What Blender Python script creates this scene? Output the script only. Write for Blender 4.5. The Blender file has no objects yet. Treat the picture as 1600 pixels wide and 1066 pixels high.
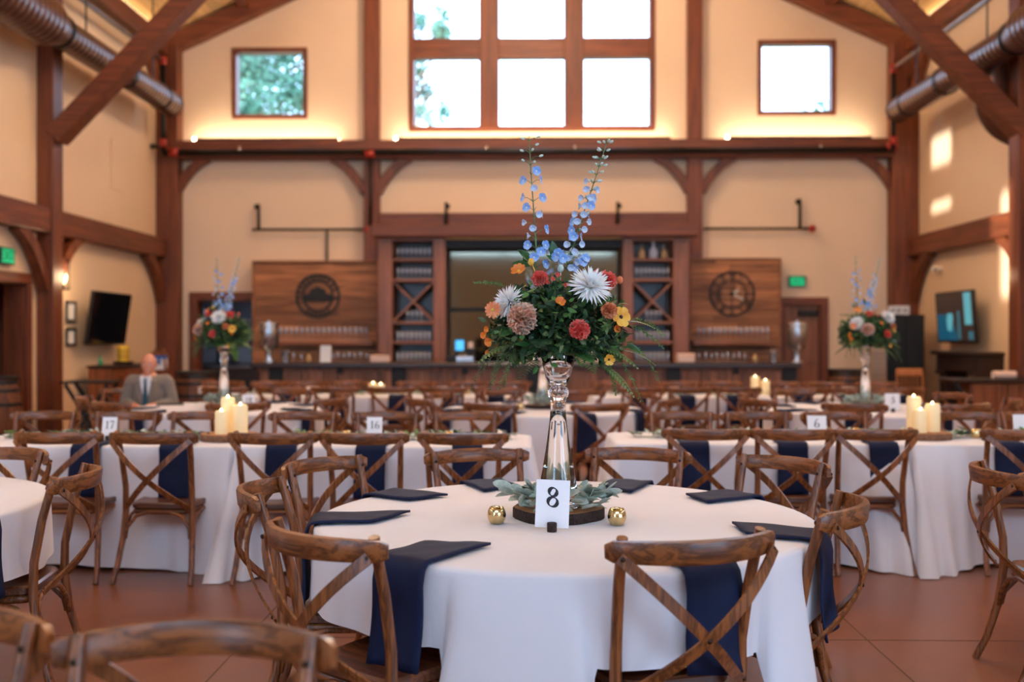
import bpy, bmesh, math, random
from mathutils import Vector, Matrix, Euler
R = math.radians
rnd = random.Random(7)
SC = bpy.context.scene
COL = SC.collection

# ------------------------------------------------------------------ camera
FPX, VPX, VPY, CAMH = 1556.0, 828.0, 526.0, 1.44
YAW = math.atan((VPX - 800) / FPX)
cam_d = bpy.data.cameras.new('camera'); cam = bpy.data.objects.new('camera', cam_d); COL.objects.link(cam)
cam.location = (0, 0, CAMH); cam.rotation_euler = (R(90), 0, YAW)
cam_d.sensor_width = 36; cam_d.lens = 36 * FPX / 1600
cam_d.shift_y = (VPY - 533) / 1600
cam_d.clip_start = 0.05; cam_d.clip_end = 300
cam_d.dof.use_dof = True; cam_d.dof.focus_distance = 3.62; cam_d.dof.aperture_fstop = 1.6
SC.camera = cam

# ------------------------------------------------------------------ world, sun, exposure
w = bpy.data.worlds.new('overcast_sky'); SC.world = w; w.use_nodes = True
bg = w.node_tree.nodes['Background']
bg.inputs[0].default_value = (0.46, 0.70, 1.0, 1); bg.inputs[1].default_value = 6.4
sun_d = bpy.data.lights.new('sun', 'SUN'); sun = bpy.data.objects.new('sun', sun_d); COL.objects.link(sun)
sun_d.energy = 6.0; sun_d.angle = R(0.8); sun_d.color = (1.0, 0.95, 0.88)
sun.rotation_euler = Vector((13.3, 7.0, -1.45)).to_track_quat('-Z', 'Y').to_euler()
vs = SC.view_settings
vs.view_transform = 'Standard'; vs.look = 'None'; vs.gamma = 1; vs.use_curve_mapping = False
vs.exposure = 0.7
try:
    SC.cycles.use_denoising = True
    SC.cycles.max_bounces = 8; SC.cycles.transparent_max_bounces = 16
    SC.cycles.transmission_bounces = 8; SC.cycles.glossy_bounces = 4; SC.cycles.diffuse_bounces = 4
    SC.cycles.caustics_reflective = False; SC.cycles.caustics_refractive = False
    SC.cycles.sample_clamp_indirect = 6
except Exception:
    pass

def portal(loc, rot, sx, sy):
    """Marks a window opening so that daylight from the sky is sampled through it; gives no light of its own."""
    d = bpy.data.lights.new('daylight_portal', 'AREA'); d.shape = 'RECTANGLE'; d.size = sx; d.size_y = sy
    d.cycles.is_portal = True
    o = bpy.data.objects.new('daylight_portal', d); COL.objects.link(o); o.location = loc; o.rotation_euler = rot
    return o

def at(x, y, Y):
    """The point of the room at depth Y that the photograph shows at pixel x, y."""
    u = (x - 800) / FPX; s, c = math.sin(YAW), math.cos(YAW)
    t = Y / (c + u * s)
    return Vector((t * (-s + u * c), Y, CAMH - t * (y - VPY) / FPX))
def ax(x, Y): return at(x, VPY, Y).x
def az(y, Y, x=828): return at(x, y, Y).z

# ------------------------------------------------------------------ materials
MATS = {}
def new_mat(name):
    m = bpy.data.materials.new(name); m.use_nodes = True; MATS[name] = m
    return m, m.node_tree.nodes, m.node_tree.links, m.node_tree.nodes['Principled BSDF']
def rgb(r, g, b):
    f = lambda v: (v / 255 / 12.92) if v / 255 <= .04045 else ((v / 255 + .055) / 1.055) ** 2.4
    return (f(r), f(g), f(b), 1)
def plain(name, c, rough=.6, metal=0, spec=.5, emit=None, estr=0, coat=0, noise=0, nscale=8, bump=0, sheen=0):
    m, n, l, p = new_mat(name)
    p.inputs['Base Color'].default_value = c; p.inputs['Roughness'].default_value = rough
    p.inputs['Metallic'].default_value = metal; p.inputs['Specular IOR Level'].default_value = spec
    p.inputs['Coat Weight'].default_value = coat; p.inputs['Coat Roughness'].default_value = .15
    p.inputs['Sheen Weight'].default_value = sheen
    if emit: p.inputs['Emission Color'].default_value = emit; p.inputs['Emission Strength'].default_value = estr
    if noise or bump:
        tc = n.new('ShaderNodeTexCoord'); t = n.new('ShaderNodeTexNoise'); t.inputs['Scale'].default_value = nscale; t.inputs['Detail'].default_value = 5
        l.new(tc.outputs['Object'], t.inputs['Vector'])
        if noise:
            mx = n.new('ShaderNodeMix'); mx.data_type = 'RGBA'; mx.blend_type = 'MULTIPLY'
            rp = n.new('ShaderNodeValToRGB'); k = 1 - noise
            rp.color_ramp.elements[0].position = .3; rp.color_ramp.elements[0].color = (k, k, k, 1); rp.color_ramp.elements[1].position = .7
            l.new(t.outputs['Fac'], rp.inputs[0]); mx.inputs[0].default_value = 1; mx.inputs[6].default_value = c
            l.new(rp.outputs[0], mx.inputs[7]); l.new(mx.outputs[2], p.inputs['Base Color'])
        if bump:
            b = n.new('ShaderNodeBump'); b.inputs['Strength'].default_value = bump; b.inputs['Distance'].default_value = .02
            l.new(t.outputs['Fac'], b.inputs['Height']); l.new(b.outputs[0], p.inputs['Normal'])
    return m
def wood(name, light, dark, axis='Z', scale=1.0, rough=.4, coat=0.0, contrast=.5, vary=.25, knots=False):
    """Grain running along one object axis; every object takes its own piece of the grain."""
    m, n, l, p = new_mat(name)
    tc = n.new('ShaderNodeTexCoord'); oi = n.new('ShaderNodeObjectInfo')
    add = n.new('ShaderNodeVectorMath'); add.operation = 'ADD'
    mulr = n.new('ShaderNodeVectorMath'); mulr.operation = 'SCALE'; mulr.inputs[0].default_value = (7.3, 5.1, 9.7)
    l.new(oi.outputs['Random'], mulr.inputs['Scale']); l.new(tc.outputs['Object'], add.inputs[0]); l.new(mulr.outputs[0], add.inputs[1])
    mp = n.new('ShaderNodeMapping'); a = 'XYZ'.index(axis); s = [14 * scale] * 3; s[a] = .6 * scale; mp.inputs['Scale'].default_value = s
    l.new(add.outputs[0], mp.inputs['Vector'])
    n1 = n.new('ShaderNodeTexNoise'); n1.inputs['Scale'].default_value = 1.0; n1.inputs['Detail'].default_value = 2; n1.inputs['Distortion'].default_value = .35
    l.new(mp.outputs[0], n1.inputs['Vector'])
    n2 = n.new('ShaderNodeTexNoise'); n2.inputs['Scale'].default_value = 6.0; n2.inputs['Detail'].default_value = 3
    l.new(mp.outputs[0], n2.inputs['Vector'])
    wv = n.new('ShaderNodeMath'); wv.operation = 'SINE'; ml = n.new('ShaderNodeMath'); ml.operation = 'MULTIPLY'; ml.inputs[1].default_value = 20
    l.new(n1.outputs['Fac'], ml.inputs[0]); l.new(ml.outputs[0], wv.inputs[0])
    mr = n.new('ShaderNodeMapRange'); mr.inputs[1].default_value = -1; mr.inputs[2].default_value = 1; mr.inputs[3].default_value = .5 - contrast / 2; mr.inputs[4].default_value = .5 + contrast / 2
    l.new(wv.outputs[0], mr.inputs[0])
    ad = n.new('ShaderNodeMath'); ad.operation = 'ADD'; sb = n.new('ShaderNodeMath'); sb.operation = 'MULTIPLY_ADD'; sb.inputs[1].default_value = .9; sb.inputs[2].default_value = -.45
    l.new(n2.outputs['Fac'], sb.inputs[0]); l.new(mr.outputs[0], ad.inputs[0]); l.new(sb.outputs[0], ad.inputs[1])
    rp = n.new('ShaderNodeValToRGB'); rp.color_ramp.elements[0].color = dark; rp.color_ramp.elements[0].position = .12; rp.color_ramp.elements[1].color = light; rp.color_ramp.elements[1].position = .72
    l.new(ad.outputs[0], rp.inputs[0])
    hs = n.new('ShaderNodeHueSaturation'); vr = n.new('ShaderNodeMapRange'); vr.inputs[3].default_value = 1 - vary; vr.inputs[4].default_value = 1 + vary
    l.new(oi.outputs['Random'], vr.inputs[0]); l.new(vr.outputs[0], hs.inputs['Value']); l.new(rp.outputs[0], hs.inputs['Color'])
    l.new(hs.outputs[0], p.inputs['Base Color'])
    p.inputs['Roughness'].default_value = rough; p.inputs['Coat Weight'].default_value = coat; p.inputs['Coat Roughness'].default_value = .18
    b = n.new('ShaderNodeBump'); b.inputs['Strength'].default_value = .15; b.inputs['Distance'].default_value = .004
    l.new(ad.outputs[0], b.inputs['Height']); l.new(b.outputs[0], p.inputs['Normal'])
    return m
def thin_glass(name, tint=(.97, .98, .98, 1), gloss=.1, rough=.02):
    """A thin pane: lets light through and mirrors a little of the room."""
    m, n, l, p = new_mat(name); n.remove(p)
    t = n.new('ShaderNodeBsdfTransparent'); t.inputs[0].default_value = tint
    g = n.new('ShaderNodeBsdfGlossy'); g.inputs['Roughness'].default_value = rough
    lw = n.new('ShaderNodeLayerWeight'); lw.inputs[0].default_value = .25
    mr = n.new('ShaderNodeMapRange'); mr.inputs[3].default_value = gloss; mr.inputs[4].default_value = min(1, gloss + .6)
    l.new(lw.outputs['Facing'], mr.inputs[0])
    mx = n.new('ShaderNodeMixShader'); l.new(mr.outputs[0], mx.inputs[0]); l.new(t.outputs[0], mx.inputs[1]); l.new(g.outputs[0], mx.inputs[2])
    l.new(mx.outputs[0], n['Material Output'].inputs[0])
    return m
def real_glass(name, tint=(1, 1, 1, 1), rough=0, ior=1.45):
    m, n, l, p = new_mat(name)
    p.inputs['Base Color'].default_value = tint; p.inputs['Transmission Weight'].default_value = 1; p.inputs['Roughness'].default_value = rough; p.inputs['IOR'].default_value = ior
    return m
def glow(name, c, strength):
    m, n, l, p = new_mat(name)
    p.inputs['Base Color'].default_value = c; p.inputs['Emission Color'].default_value = c; p.inputs['Emission Strength'].default_value = strength
    return m

M = MATS
TB_L, TB_D = rgb(124, 63, 32), rgb(80, 37, 17)
for a in 'XYZ': wood('timber_' + a, TB_L, TB_D, a, .9, .5, 0, .35, .12)
CH_L, CH_D = rgb(150, 86, 42), rgb(80, 41, 19)
for a in 'XYZ': wood('chair_wood_' + a, CH_L, CH_D, a, 2.4, .36, .15, .5, .1)
wood('seat_wood', rgb(118, 66, 38), rgb(66, 33, 18), 'X', 2.2, .4, .3, .5, .1)
wood('panel_wood', rgb(176, 116, 74), rgb(112, 68, 41), 'X', .8, .6, 0, .4, .3)
wood('bar_wood', rgb(160, 104, 72), rgb(98, 60, 40), 'Z', 1.0, .55, 0, .4, .3)
wood('cabinet_wood', rgb(150, 90, 58), rgb(104, 60, 38), 'Z', 1.0, .5, .1, .35, .1)
wood('shelf_wood', rgb(160, 96, 60), rgb(110, 64, 38), 'X', 1.0, .5, .1, .35, .1)
wood('dark_wood', rgb(52, 28, 19), rgb(24, 12, 8), 'X', 1.0, .4, .2, .3, .1)
wood('ceiling_wood', rgb(240, 202, 142), rgb(216, 170, 108), 'Y', .6, .6, 0, .4, .14)
wood('buffet_wood', rgb(150, 82, 40), rgb(96, 48, 22), 'Z', 1.0, .45, .1, .35, .1)
wood('barrel_wood', rgb(120, 66, 32), rgb(70, 36, 18), 'Z', 1.4, .55, 0, .35, .15)
wood('slab_wood', rgb(196, 140, 88), rgb(130, 82, 46), 'X', 2.0, .7, 0, .4, .1)
wood('blond_wood', rgb(196, 122, 54), rgb(150, 84, 34), 'Z', 1.6, .45, .1, .3, .1)
plain('pale_bark', rgb(150, 104, 76), .85, noise=.5, nscale=50, bump=.6); plain('bark', rgb(66, 44, 36), .9, noise=.6, nscale=60, bump=.8)
plain('wall_paint', rgb(230, 202, 172), .85, noise=.05, nscale=1.2, bump=.05)
plain('wall_paint_side', rgb(230, 199, 164), .85, noise=.05, nscale=1.2, bump=.05)
plain('linen', rgb(236, 230, 232), .8, noise=.03, nscale=6, sheen=.2)
plain('navy', rgb(20, 30, 62), .7, spec=.25, noise=.2, nscale=14, bump=.1)
plain('black_metal', rgb(22, 20, 20), .45, .3)
plain('black_matte', rgb(14, 13, 13), .6)
plain('dark_bronze', rgb(32, 25, 22), .5, .4)
plain('red_paint', rgb(160, 40, 26), .4)
plain('steel', rgb(200, 202, 206), .25, 1)
plain('brass_bolt', rgb(58, 42, 32), .35, .8)
plain('white_card', rgb(244, 242, 244), .7)
plain('ink', rgb(34, 26, 34), .7)
plain('cream_plastic', rgb(232, 222, 206), .5)
plain('pale_pink', rgb(240, 206, 186), .6)
plain('paper_white', rgb(232, 230, 228), .7)
thin_glass('window_glass', (.98, .99, 1, 1), .04)
thin_glass('bar_glass', (.86, .9, .96, 1), .45, .22)
real_glass('vase_glass', (.985, .985, .985, 1))

# stemware: clear glass, bright window glints painted in as bluish-white diffuse
m, n, l, p = new_mat('stem_glass'); n.remove(p)
a_ = n.new('ShaderNodeBsdfTransparent'); a_.inputs[0].default_value = (.9, .93, .98, 1); g_ = n.new('ShaderNodeBsdfGlossy'); g_.inputs['Roughness'].default_value = .2; d_ = n.new('ShaderNodeBsdfDiffuse'); d_.inputs[0].default_value = (.8, .86, 1, 1)
m1 = n.new('ShaderNodeMixShader'); m1.inputs[0].default_value = .5; l.new(g_.outputs[0], m1.inputs[1]); l.new(d_.outputs[0], m1.inputs[2]); m2 = n.new('ShaderNodeMixShader'); m2.inputs[0].default_value = .55; l.new(a_.outputs[0], m2.inputs[1]); l.new(m1.outputs[0], m2.inputs[2]); l.new(m2.outputs[0], n['Material Output'].inputs[0])
# ------------------------------------------------------------------ mesh helpers
class MB:
    """Collects shapes; build() links them as one mesh object."""
    def __init__(s): s.v = []; s.f = []; s.mi = []
    def add(s, vs, fs, mi=0):
        k = len(s.v); s.v += [tuple(v) for v in vs]; s.f += [tuple(i + k for i in f) for f in fs]; s.mi += [mi] * len(fs); return s
    def box(s, a, b, mi=0, c=0.0):
        (x0, y0, z0), (x1, y1, z1) = a, b
        x0, x1 = min(x0, x1), max(x0, x1); y0, y1 = min(y0, y1), max(y0, y1); z0, z1 = min(z0, z1), max(z0, z1)
        c = min(c, .45 * min(x1 - x0, y1 - y0, z1 - z0))
        if c <= 0:
            v = [(x0, y0, z0), (x1, y0, z0), (x1, y1, z0), (x0, y1, z0), (x0, y0, z1), (x1, y0, z1), (x1, y1, z1), (x0, y1, z1)]
            return s.add(v, [(3, 2, 1, 0), (4, 5, 6, 7), (0, 1, 5, 4), (1, 2, 6, 5), (2, 3, 7, 6), (3, 0, 4, 7)], mi)
        bm = bmesh.new(); bmesh.ops.create_cube(bm, size=1)
        for v in bm.verts: v.co = Vector(((x0 + x1) / 2 + v.co.x * (x1 - x0), (y0 + y1) / 2 + v.co.y * (y1 - y0), (z0 + z1) / 2 + v.co.z * (z1 - z0)))
        bmesh.ops.bevel(bm, geom=list(bm.edges), offset=c, segments=1, affect='EDGES', profile=.5)
        bm.verts.index_update(); s.add([v.co.copy() for v in bm.verts], [[v.index for v in f.verts] for f in bm.faces], mi); bm.free(); return s
    def beam(s, p, q, wd, ht, up=(0, 0, 1), mi=0, c=0.0):
        """A square-sawn stick from p to q, wd across and ht along up."""
        p, q = Vector(p), Vector(q); d = q - p; L = d.length; d.normalize(); upv = Vector(up); side = d.cross(upv).normalized(); u = side.cross(d).normalized()
        t = MB().box((-wd / 2, 0, -ht / 2), (wd / 2, L, ht / 2), 0, c)
        return s.add([p + side * v[0] + d * v[1] + u * v[2] for v in t.v], t.f, mi)
    def ring(s, centre, n, r): return [centre + n[0] * (r * math.cos(a)) + n[1] * (r * math.sin(a)) for a in s.ang]
    def tube(s, pts, r, seg=8, mi=0, cap=True, closed=False):
        pts = [Vector(p) for p in pts]; n = len(pts); rs = r if isinstance(r, (list, tuple)) else [r] * n
        vs, fs = [], []; prev = None
        for i, p in enumerate(pts):
            if closed: t = pts[(i + 1) % n] - pts[i - 1]
            else: t = pts[min(i + 1, n - 1)] - pts[max(i - 1, 0)]
            t.normalize()
            if prev is None:
                a = Vector((0, 0, 1)) if abs(t.z) < .9 else Vector((1, 0, 0))
                u = t.cross(a).normalized()
            else:
                u = (prev - t * prev.dot(t)).normalized()
            prev = u; wv = t.cross(u)
            for k in range(seg):
                an = 2 * math.pi * k / seg; vs.append(p + u * (rs[i] * math.cos(an)) + wv * (rs[i] * math.sin(an)))
        m = n if closed else n - 1
        for i in range(m):
            for k in range(seg):
                j = (i + 1) % n; fs.append((i * seg + k, i * seg + (k + 1) % seg, j * seg + (k + 1) % seg, j * seg + k))
        if cap and not closed:
            fs.append(tuple(range(seg))[::-1]); fs.append(tuple((n - 1) * seg + k for k in range(seg)))
        return s.add(vs, fs, mi)
    def sweep(s, pts, prof, up, mi=0, scales=None, cap=True):
        """Sweep a closed 2D profile (across, along up) on a path; up: one vector or one per point."""
        pts = [Vector(p) for p in pts]; n = len(pts); m = len(prof); vs, fs = [], []
        for i, p in enumerate(pts):
            t = (pts[min(i + 1, n - 1)] - pts[max(i - 1, 0)]).normalized(); u = Vector(up[i] if isinstance(up[0], (tuple, list, Vector)) else up)
            sd = t.cross(u).normalized(); u = sd.cross(t).normalized(); sa, sb = scales[i] if scales else (1, 1)
            for a, b in prof: vs.append(p + sd * (a * sa) + u * (b * sb))
        for i in range(n - 1):
            for k in range(m): fs.append((i * m + k, i * m + (k + 1) % m, (i + 1) * m + (k + 1) % m, (i + 1) * m + k))
        if cap: fs.append(tuple(range(m))[::-1]); fs.append(tuple((n - 1) * m + k for k in range(m)))
        return s.add(vs, fs, mi)
    def lathe(s, prof, seg=24, mi=0, o=(0, 0, 0)):
        """prof: (radius, z) from bottom to top, turned about z."""
        o = Vector(o); vs, fs = [], []; n = len(prof)
        for r, z in prof:
            for k in range(seg):
                a = 2 * math.pi * k / seg; vs.append(o + Vector((r * math.cos(a), r * math.sin(a), z)))
        for i in range(n - 1):
            for k in range(seg): fs.append((i * seg + k, i * seg + (k + 1) % seg, (i + 1) * seg + (k + 1) % seg, (i + 1) * seg + k))
        if prof[0][0] > 1e-5: fs.append(tuple(range(seg))[::-1])
        if prof[-1][0] > 1e-5: fs.append(tuple((n - 1) * seg + k for k in range(seg)))
        return s.add(vs, fs, mi)
    def prism(s, poly, p0, ex, ey, depth, mi=0):
        """Extrude a 2D outline lying in the plane p0 + x*ex + y*ey by depth along ex x ey."""
        p0, ex, ey = Vector(p0), Vector(ex), Vector(ey); nz = ex.cross(ey).normalized() * depth; n = len(poly)
        a = [p0 + ex * x + ey * y for x, y in poly]; vs = a + [p + nz for p in a]
        fs = [tuple(range(n))[::-1], tuple(range(n, 2 * n))] + [(i, (i + 1) % n, n + (i + 1) % n, n + i) for i in range(n)]
        return s.add(vs, fs, mi)
    def ball(s, c, r, seg=10, rings=6, mi=0):
        c = Vector(c); rr = r if isinstance(r, (tuple, list)) else (r, r, r); vs = [c + Vector((0, 0, -rr[2]))]; fs = []
        for i in range(1, rings):
            ph = -math.pi / 2 + math.pi * i / rings
            for k in range(seg):
                a = 2 * math.pi * k / seg; vs.append(c + Vector((rr[0] * math.cos(ph) * math.cos(a), rr[1] * math.cos(ph) * math.sin(a), rr[2] * math.sin(ph))))
        vs.append(c + Vector((0, 0, rr[2]))); L = len(vs) - 1
        for k in range(seg):
            fs.append((0, 1 + (k + 1) % seg, 1 + k)); fs.append((L, L - seg + k, L - seg + (k + 1) % seg))
        for i in range(rings - 2):
            for k in range(seg): fs.append((1 + i * seg + k, 1 + i * seg + (k + 1) % seg, 1 + (i + 1) * seg + (k + 1) % seg, 1 + (i + 1) * seg + k))
        return s.add(vs, fs, mi)
    def xf(s, mat):
        s.v = [tuple(mat @ Vector(v)) for v in s.v]; return s
    def mesh(s, name, mats, smooth=False):
        me = bpy.data.meshes.new(name); me.from_pydata(s.v, [], s.f)
        for m in (mats if isinstance(mats, (list, tuple)) else [mats]): me.materials.append(M[m] if isinstance(m, str) else m)
        for p, k in zip(me.polygons, s.mi): p.material_index = k; p.use_smooth = smooth is True
        me.update()
        if smooth == 'auto':
            for p in me.polygons: p.use_smooth = True
            me.set_sharp_from_angle(angle=R(38))
        return me
    def build(s, name, mats, parent=None, smooth=False, **kw):
        return obj(name, s.mesh(name, mats, smooth), parent, **kw)

def obj(name, me, parent=None, loc=None, rot=None, label=None, cat=None, group=None, kind=None):
    o = bpy.data.objects.new(name, me); COL.objects.link(o)
    if parent: o.parent = parent
    if loc is not None: o.location = loc
    if rot is not None: o.rotation_euler = rot
    return tag(o, label, cat, group, kind)
NUMW = {'16': 'sixteen', '17': 'seventeen', '18': 'eighteen', '8': 'eight', '6': 'six', '3': 'three'}
def spell(t): return ' '.join(NUMW.get(w_.strip(','), w_.strip(',')) + (',' if w_.endswith(',') else '') for w_ in t.split())
def tag(o, label=None, cat=None, group=None, kind=None):
    if label: o['label'] = spell(label)
    if cat: o['category'] = cat
    if group: o['group'] = group
    if kind: o['kind'] = kind
    return o
def empty(name, loc=(0, 0, 0), rz=0, label=None, cat=None, group=None, kind=None):
    o = bpy.data.objects.new(name, None); COL.objects.link(o); o.location = loc; o.rotation_euler = (0, 0, rz); o.empty_display_size = .1
    return tag(o, label, cat, group, kind)
def copy_tree(o, parent=None):
    c = o.copy(); COL.objects.link(c); c.parent = parent
    for ch in list(o.children): copy_tree(ch, c)
    return c
ORD = ['first', 'second', 'third', 'fourth', 'fifth', 'sixth', 'seventh', 'eighth', 'ninth', 'tenth', 'eleventh', 'twelfth', 'thirteenth', 'fourteenth', 'fifteenth', 'sixteenth', 'seventeenth', 'eighteenth']

def text_mesh(txt, size, mat, depth=.002):
    """Flat lettering in the local XZ plane, centred, facing -Y."""
    cu = bpy.data.curves.new('lettering', 'FONT'); cu.body = txt; cu.size = size; cu.extrude = depth; cu.align_x = 'CENTER'; cu.align_y = 'CENTER'
    t = bpy.data.objects.new('lettering', cu); COL.objects.link(t); bpy.context.view_layer.update()
    me = bpy.data.meshes.new_from_object(t.evaluated_get(bpy.context.evaluated_depsgraph_get()))
    bpy.data.objects.remove(t); bpy.data.curves.remove(cu)
    me.transform(Matrix.Rotation(R(90), 4, 'X')); me.materials.clear(); me.materials.append(M[mat]); return me

# numerals with thick and thin strokes, in a box 0..0.62 wide and 0..1 high
def stroke(mb, pts, wds, z=0):
    """A pen stroke of changing width in the XZ plane, 1.5 mm thick."""
    n = len(pts); L, Rr = [], []
    for i in range(n):
        a, b = pts[max(i - 1, 0)], pts[min(i + 1, n - 1)]; dx, dz = b[0] - a[0], b[1] - a[1]; q = math.hypot(dx, dz) or 1
        nx, nz = -dz / q, dx / q; h = wds[i] / 2; L.append((pts[i][0] + nx * h, pts[i][1] + nz * h)); Rr.append((pts[i][0] - nx * h, pts[i][1] - nz * h))
    vs = [(x, 0, zz) for x, zz in L] + [(x, 0, zz) for x, zz in Rr]
    mb.add(vs, [(i, i + 1, n + i + 1, n + i) for i in range(n - 1)])
def arc(cx, cz, rx, rz, a0, a1, n=18): return [(cx + rx * math.cos(R(a0 + (a1 - a0) * i / n)), cz + rz * math.sin(R(a0 + (a1 - a0) * i / n))) for i in range(n + 1)]
def numeral(mb, ch, ox, oz, h):
    t = MB()
    side = lambda pts, cx, k0, k1: [k0 + k1 * min(1, abs(p[0] - cx) / .2) ** 2 for p in pts]
    if ch == '8':
        for cz, rx, rz in ((.26, .23, .225), (.745, .19, .2)):
            p = arc(.31, cz, rx, rz, 0, 360, 36); stroke(t, p, [.055 + .135 * abs(math.cos(R(10 * i + 30))) ** 2 for i in range(37)])
    if ch in '69':
        p = arc(.31, .27, .22, .23, 0, 360, 32); stroke(t, p, side(p, .31, .04, .1))
        p = arc(.52, .3, .43, .66, 180, 95, 16); stroke(t, p, [.13 - .09 * i / 16 for i in range(17)])
    if ch == '1': stroke(t, [(.33, 0), (.33, 1)], [.13, .13]); stroke(t, [(.33, 1), (.16, .84)], [.05, .04]); stroke(t, [(.16, .02), (.5, .02)], [.04, .04])
    if ch == '7': stroke(t, [(.08, .94), (.56, .94)], [.1, .1]); stroke(t, [(.56, .96), (.38, .5), (.26, 0)], [.05, .1, .14]); stroke(t, [(.1, .96), (.1, .76)], [.05, .04])
    if ch == '3':
        for cz, rx, rz in ((.26, .24, .24), (.745, .19, .22)):
            p = arc(.29, cz, rx, rz, -150, 110, 24); stroke(t, p, side(p, .29, .04, .1))
    mb.add([(ox + (v[0] - .31) * h, v[1], oz + (v[2] - .5) * h) for v in t.v], t.f)
# ------------------------------------------------------------------ the room
XL, XR, YB, YF = -6.55, 6.72, 17.6, -4.5
XA = .085; PITCH = .457; ZE = 6.47
def rafter_z(x): return ZE + PITCH * (x + 6.24) if x < XA else ZE + PITCH * (6.41 - x)
def clip(poly, a, b, c):
    """Keep the part of a polygon where a*x + b*z <= c."""
    out = []
    for i in range(len(poly)):
        p, q = poly[i], poly[(i + 1) % len(poly)]; dp, dq = a * p[0] + b * p[1] - c, a * q[0] + b * q[1] - c
        if dp <= 0: out.append(p)
        if dp * dq < 0: t = dp / (dp - dq); out.append((p[0] + t * (q[0] - p[0]), p[1] + t * (q[1] - p[1])))
    return out
def wall_mesh(name, mat, u0, u1, z1, holes, place, thick, gable=False):
    """A wall pierced by holes (u0, u1, z0, z1); place = (origin, along, thickness direction)."""
    us = sorted({u0, u1, *[h[0] for h in holes], *[h[1] for h in holes]}); zs = sorted({0, z1, *[h[2] for h in holes], *[h[3] for h in holes]})
    mb = MB(); o, ex, nd = place
    for i in range(len(us) - 1):
        for j in range(len(zs) - 1):
            cu, cz = (us[i] + us[i + 1]) / 2, (zs[j] + zs[j + 1]) / 2
            if any(h[0] < cu < h[1] and h[2] < cz < h[3] for h in holes): continue
            p = [(us[i], zs[j]), (us[i + 1], zs[j]), (us[i + 1], zs[j + 1]), (us[i], zs[j + 1])]
            if gable: p = clip(p, -PITCH, 1, ZE + .36 + PITCH * 6.24); p = clip(p, PITCH, 1, ZE + .36 + PITCH * 6.41) if p else p
            if len(p) < 3: continue
            mb.prism(p, o, ex, (0, 0, 1), thick, 0)
    o = mb.build(name, mat); o['kind'] = 'structure'; return o

# floor: stained, polished concrete with sawn joints
m, n, l, p = new_mat('stained_concrete')
tc = n.new('ShaderNodeTexCoord'); t1 = n.new('ShaderNodeTexNoise'); t1.inputs['Scale'].default_value = .9; t1.inputs['Detail'].default_value = 6; t1.inputs['Roughness'].default_value = .6
t2 = n.new('ShaderNodeTexNoise'); t2.inputs['Scale'].default_value = 90; t2.inputs['Detail'].default_value = 3
l.new(tc.outputs['Object'], t1.inputs['Vector']); l.new(tc.outputs['Object'], t2.inputs['Vector'])
rp = n.new('ShaderNodeValToRGB'); rp.color_ramp.elements[0].position = .3; rp.color_ramp.elements[0].color = rgb(112, 65, 43); rp.color_ramp.elements[1].position = .72; rp.color_ramp.elements[1].color = rgb(150, 92, 63)
l.new(t1.outputs['Fac'], rp.inputs[0])
mx = n.new('ShaderNodeMix'); mx.data_type = 'RGBA'; mx.blend_type = 'OVERLAY'; mx.inputs[0].default_value = .25
l.new(rp.outputs[0], mx.inputs[6]); l.new(t2.outputs['Fac'], mx.inputs[7]); l.new(mx.outputs[2], p.inputs['Base Color'])
mr = n.new('ShaderNodeMapRange'); mr.inputs[3].default_value = .2; mr.inputs[4].default_value = .42; l.new(t1.outputs['Fac'], mr.inputs[0]); l.new(mr.outputs[0], p.inputs['Roughness'])
p.inputs['Specular IOR Level'].default_value = .5
fl = MB().box((XL - .3, YF - .3, -.2), (XR + .3, YB + 4, 0)).build('floor', 'stained_concrete', kind='structure')
plain('joint_brown', rgb(92, 54, 38), .6)  # darker brown for the sawn joint lines
for X in (-4.3, -1.35, 1.6, 4.55): MB().box((X - .004, YF, 0), (X + .004, YB, .0012)).build('joint', 'joint_brown', fl)
for Y in (1.6, 4.75, 7.9, 11.05, 14.2): MB().box((XL, Y - .004, 0), (XR, Y + .004, .0012)).build('joint', 'joint_brown', fl)

# wall openings measured on the photograph
w1 = (ax(367, YB), ax(476, YB), az(180, YB), az(77, YB)); w3 = (ax(1188, YB), ax(1301, YB), az(177.5, YB), az(69, YB))
w2 = (ax(642, YB), ax(1020, YB), az(202, YB), 7.98)
d1 = (ax(306, YB), -4.6, 0, 2.1); d2 = (ax(1226, YB), ax(1284, YB), 0, 2.0)
wb = wall_mesh('wall_back', 'wall_paint', XL - .25, XR + .25, 10, [w1, w2, w3, d1, d2], ((0, YB + .25, 0), (1, 0, 0), 1), .25, True)
LWIN = [(6.35, 7.4, 3.4, 5.0), (8.9, 9.85, 4.9, 6.3), (1.0, 2.2, 3.4, 5.0), (3.2, 4.4, 3.4, 5.0)]
RWIN = [(-3.9, -.5, .1, 3.1), (1.0, 2.2, 3.4, 5.0), (3.2, 4.4, 3.4, 5.0), (6.2, 7.4, 3.4, 5.0), (8.6, 9.8, 3.4, 5.0)]
LDOOR = (10.9, 12.78, 0, 2.12)
wl = wall_mesh('wall_left', 'wall_paint_side', YF, YB, ZE + .4, LWIN + [LDOOR], ((XL - .25, 0, 0), (0, 1, 0), 1), .25)
wr = wall_mesh('wall_right', 'wall_paint_side', YF, YB, ZE + .4, RWIN, ((XR, 0, 0), (0, 1, 0), 1), .25)
FWIN = [(-6.3, -3.5, .15, 3.9), (3.6, 6.4, .15, 3.9), (-3.2, 3.3, 4.62, 7.6)]
wf = wall_mesh('wall_front', 'wall_paint', XL - .25, XR + .25, 10, FWIN, ((0, YF, 0), (1, 0, 0), 1), .25, True)
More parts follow.
